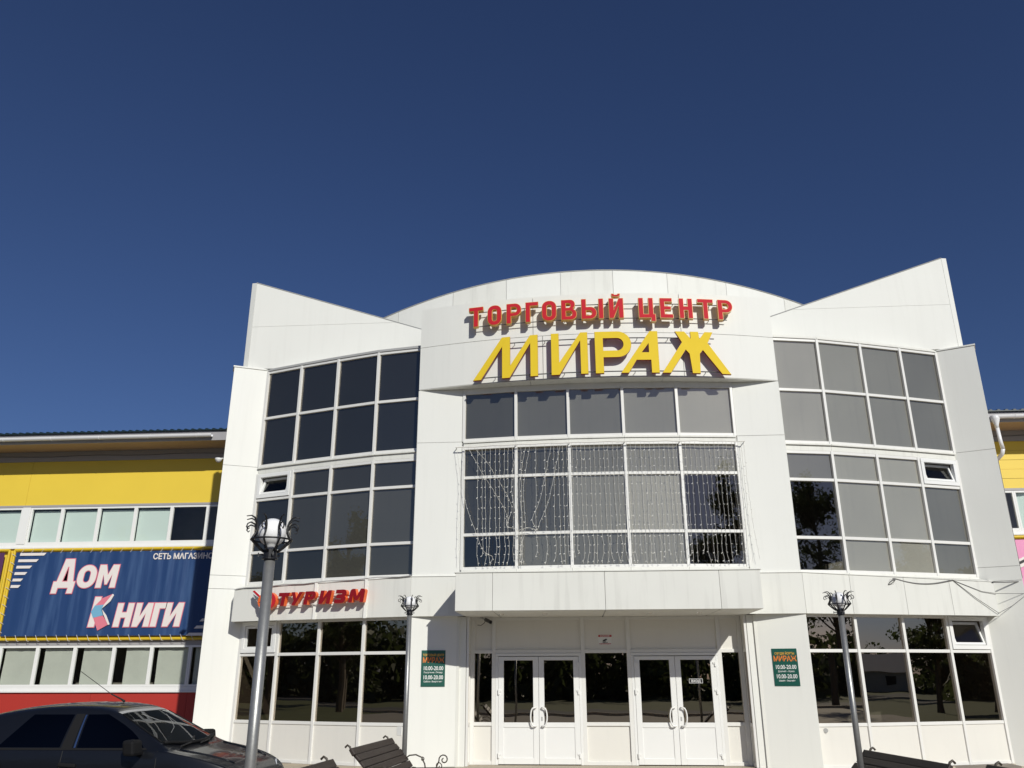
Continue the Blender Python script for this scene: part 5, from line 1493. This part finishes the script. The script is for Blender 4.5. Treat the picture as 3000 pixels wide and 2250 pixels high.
FR_ = on_line((4.15, -0.03), (8.49, 1.0), 0.02)
FRD = (Vector((8.49, 1.0)) - Vector((4.15, -0.03))).normalized()
fu = lambda x: (x - 4.15) / FRD.x
cab = thing('facade_cable', 'grey cable looping from a coil along the right fascia to the right edge', 'cable')
def cable(nm, pts, r, m_='cable', off=0.0, sag=None):
    P = []
    for i, (x, z) in enumerate(pts):
        P.append(Vector(FR_(fu(x), z, off)))
    # smooth the polyline
    S = []
    for i in range(len(P) - 1):
        p0, p1, p2, p3 = P[max(i - 1, 0)], P[i], P[i + 1], P[min(i + 2, len(P) - 1)]
        for k in range(5):
            t_ = k / 5
            S.append(0.5 * ((2 * p1) + (p2 - p0) * t_ + (2 * p0 - 5 * p1 + 4 * p2 - p3) * t_ ** 2 + (3 * p1 - p0 - 3 * p2 + p3) * t_ ** 3))
    S.append(P[-1])
    q = MB(); q.tube(S, r, 6); q.build(nm, M[m_], cab, smooth=True)
cable('cable', [(6.15, 3.47), (6.21, 3.479), (6.45, 3.42), (6.745, 3.383), (7.1, 3.394), (7.533, 3.471)], 0.016)
for k in range(3): cable('coil', [(6.12 + 0.06 * math.cos(a) * (1 + 0.2 * k), 3.41 + 0.055 * math.sin(a + k)) for a in [R(v) for v in range(0, 361, 60)]], 0.009, off=0.01 * k)
q = MB()
pa, pb, pc = Vector(FR_(fu(7.533), 3.471, 0)), Vector(FR_(fu(8.455), 2.79, 0.02)), Vector((9.20, 1.16, 3.17))
q.tube([pa, pa.lerp(pb, 0.5) + Vector((0, 0, -0.03)), pb, pb.lerp(pc, 0.5) + Vector((0, 0, -0.03)), pc], 0.007, 5); q.build('wire', M['cable'], cab)
q = MB(); pd = Vector((9.20, 1.17, 3.21)); q.tube([pa, Vector(FR_(fu(8.17), 3.24, 0)), Vector(FR_(fu(8.5), 3.20, 0.01)), pd], 0.006, 5); q.build('wire', M['cable'], cab)
q = MB(); q.tube([Vector((8.46, 0.975, 3.442)), Vector((8.8, 1.10, 3.45)), Vector((9.14, 1.20, 3.47)), Vector((9.235, 1.225, 3.56)), Vector((9.235, 1.23, 4.24)), Vector((9.245, 1.24, 6.2))], 0.014, 6); q.build('cable', M['cable'], cab, smooth=True)
cable('tag_wire', [(6.21, 3.30), (6.16, 3.20), (6.19, 2.95), (6.195, 2.76)], 0.004, 'white_wire')
cable('coil', [(6.20, 3.40), (6.26, 3.32), (6.31, 3.24), (6.28, 3.20), (6.22, 3.28), (6.20, 3.40)], 0.008)
cabl = thing('facade_cable', 'thin cable running along the top of the left fascia', 'cable')
q = MB(); P = [Vector((x, y - 0.035, z)) for x, y, z in ((-8.45, 1.0, 3.458), (-7.45, 0.74, 3.50), (-6.45, 0.49, 3.535), (-5.19, 0.19, 3.578), (-4.16, -0.03, 3.603))]
S = []
for a, c in zip(P[:-1], P[1:]):
    for k in range(4): S.append(a.lerp(c, k / 4) + Vector((0, 0, 0.012 * math.sin(k * 1.6))))
q.tube(S + [P[-1]], 0.010, 5); q.build('cable', M['flash'], cabl)

# ================================================================== WHAT STANDS ACROSS THE ROAD (seen mirrored in the glass)
def leafcloud(q, centres, n, size, m=0):
    for k in range(n):
        c, r_ = random.choice(centres)
        while True:
            d = Vector((random.uniform(-1, 1), random.uniform(-1, 1), random.uniform(-1, 1)))
            if d.length <= 1: break
        p = c + Vector((d.x * r_[0], d.y * r_[1], d.z * r_[2]))
        s_ = size * random.uniform(0.6, 1.3)
        a = Vector((random.uniform(-1, 1), random.uniform(-1, 1), random.uniform(-1, 1))).normalized()
        b_ = a.cross(Vector((random.uniform(-1, 1), random.uniform(-1, 1), random.uniform(-1, 1)))).normalized()
        q.face([p - a * s_, p + b_ * s_ * 0.5, p + a * s_, p - b_ * s_ * 0.5], m)
def make_tree(h, seed, label, loc, cat='tree', group=None, crown_w=1.0):
    random.seed(seed)
    t = thing('leafy_tree', label, cat, loc, 0, group)
    q = MB()
    q.tube([(0, 0, 0), (0.1, 0.05, h * 0.3), (0.05, 0.1, h * 0.6), (0, 0, h * 0.92)], [0.20, 0.15, 0.10, 0.03], 8)
    cents = []
    for k in range(26):
        z0 = h * random.uniform(0.20, 0.82); a = random.uniform(0, 6.28); ln = h * random.uniform(0.08, 0.22) * crown_w * (1.25 - z0 / h * 0.8)
        e = Vector((math.cos(a) * ln, math.sin(a) * ln, z0 + ln * 0.9))
        q.tube([(0.05, 0.05, z0), tuple(e * 0.5 + Vector((0, 0, z0 * 0.5))), tuple(e)], [0.06, 0.04, 0.015], 5)
        cents.append((e, (h * 0.07 * crown_w, h * 0.07 * crown_w, h * 0.06)))
        cents.append((e * 0.55 + Vector((0, 0, z0 * 0.45)), (h * 0.06 * crown_w, h * 0.06 * crown_w, h * 0.05)))
    cents.append((Vector((0, 0, h * 0.93)), (h * 0.05, h * 0.05, h * 0.09)))
    q.build('trunk', M['bark'], t)
    q = MB(); leafcloud(q, cents, 8000, 0.085)
    leafcloud(q, [(c, tuple(v * 0.62 for v in r_)) for c, r_ in cents], 1500, 0.24)
    q.build('crown', M['leaf'], t, fix=False)
    return t
make_tree(14.0, 11, 'tall leafy tree across the plaza, mirrored in the right column of the light curtain windows', (16.0, -30.0, GZ), crown_w=1.0)
make_tree(11.5, 12, 'bushy tree left of the plaza, mirrored in the third column of the left windows', (-30.5, -19.5, GZ), crown_w=1.1)
make_tree(14.0, 13, 'tall tree right of the plaza, mirrored in the first column of the right windows', (25.4, -26.0, GZ), crown_w=1.25)
make_tree(8.5, 14, 'low tree right of the plaza, mirrored in the third column of the right windows', (32.5, -13.5, GZ), crown_w=1.4)
make_tree(6.5, 15, 'round tree right of the plaza, mirrored in the lower right corner windows', (33.0, -9.5, GZ), crown_w=1.6)
make_tree(8.5, 16, 'tree left of the plaza, mirrored in the lower left windows', (-34.0, -22.5, GZ), crown_w=1.4)
make_tree(7.0, 17, 'small tree left of the plaza, mirrored in the first lower left window', (-33.0, -13.0, GZ), crown_w=1.5)
random.seed(21)
q = MB()
cents = []
for k in range(210):
    az = R(-88 + 176 * (k + random.uniform(0, 1)) / 210); rr = 58 + random.uniform(0, 16); h = random.uniform(5.0, 9.5)
    if R(47) < az < R(59): rr += 45; h *= 0.9
    x, y = rr * math.sin(az) * 1.05, 4 - rr * math.cos(az) * 0.92
    for z in (0.10, 0.32, 0.58, 0.85): cents.append((Vector((x + random.uniform(-1, 1), y + random.uniform(-1, 1), GZ + h * z)), (2.0 * (1.15 - z * 0.6), 2.0 * (1.15 - z * 0.6), h * 0.17)))
leafcloud(q, cents, 60000, 0.21)
leafcloud(q, [(c - Vector((0, 0, 0.5)), tuple(v * 1.05 for v in r_)) for k, (c, r_) in enumerate(cents) if k % 4 < 3], 45000, 0.55)
o = q.build('forest', M['leaf2'], None, fix=False); o['kind'] = 'stuff'
# low houses far behind the trees
def house(loc, w, d, h, rh, label):
    t = thing('low_house', label, 'house', loc)
    q = MB(); q.box(-w / 2, w / 2, -d / 2, d / 2, 0, h); q.build('wall', M['house'], t)
    q = MB(); a = w / 2 + 0.3; c = d / 2 + 0.3
    q.face([(-a, c, h - 0.05), (a, c, h - 0.05), (a, 0, h + rh), (-a, 0, h + rh)]); q.face([(a, -c, h - 0.05), (-a, -c, h - 0.05), (-a, 0, h + rh), (a, 0, h + rh)])
    q.face([(-a + 0.3, d / 2, h), (-a + 0.3, -d / 2, h), (-a + 0.3, 0, h + rh - 0.1)]); q.face([(a - 0.3, d / 2, h), (a - 0.3, -d / 2, h), (a - 0.3, 0, h + rh - 0.1)])
    q.build('roof', M['houseroof'], t)
    for k in range(3):
        q = MB(); x = -w / 2 + (k + 0.5) * w / 3; q.box(x - 0.5, x + 0.5, d / 2 + 0.002, d / 2 + 0.06, h * 0.35, h * 0.8); q.build('window', M['rubber'], t)
    return t
hs = house((60.0, -37.0, GZ), 8.0, 6.0, 1.7, 1.6, 'low pale roofed house right of the plaza, mirrored in the lower right windows')
hs.rotation_euler = (0, 0, R(55))
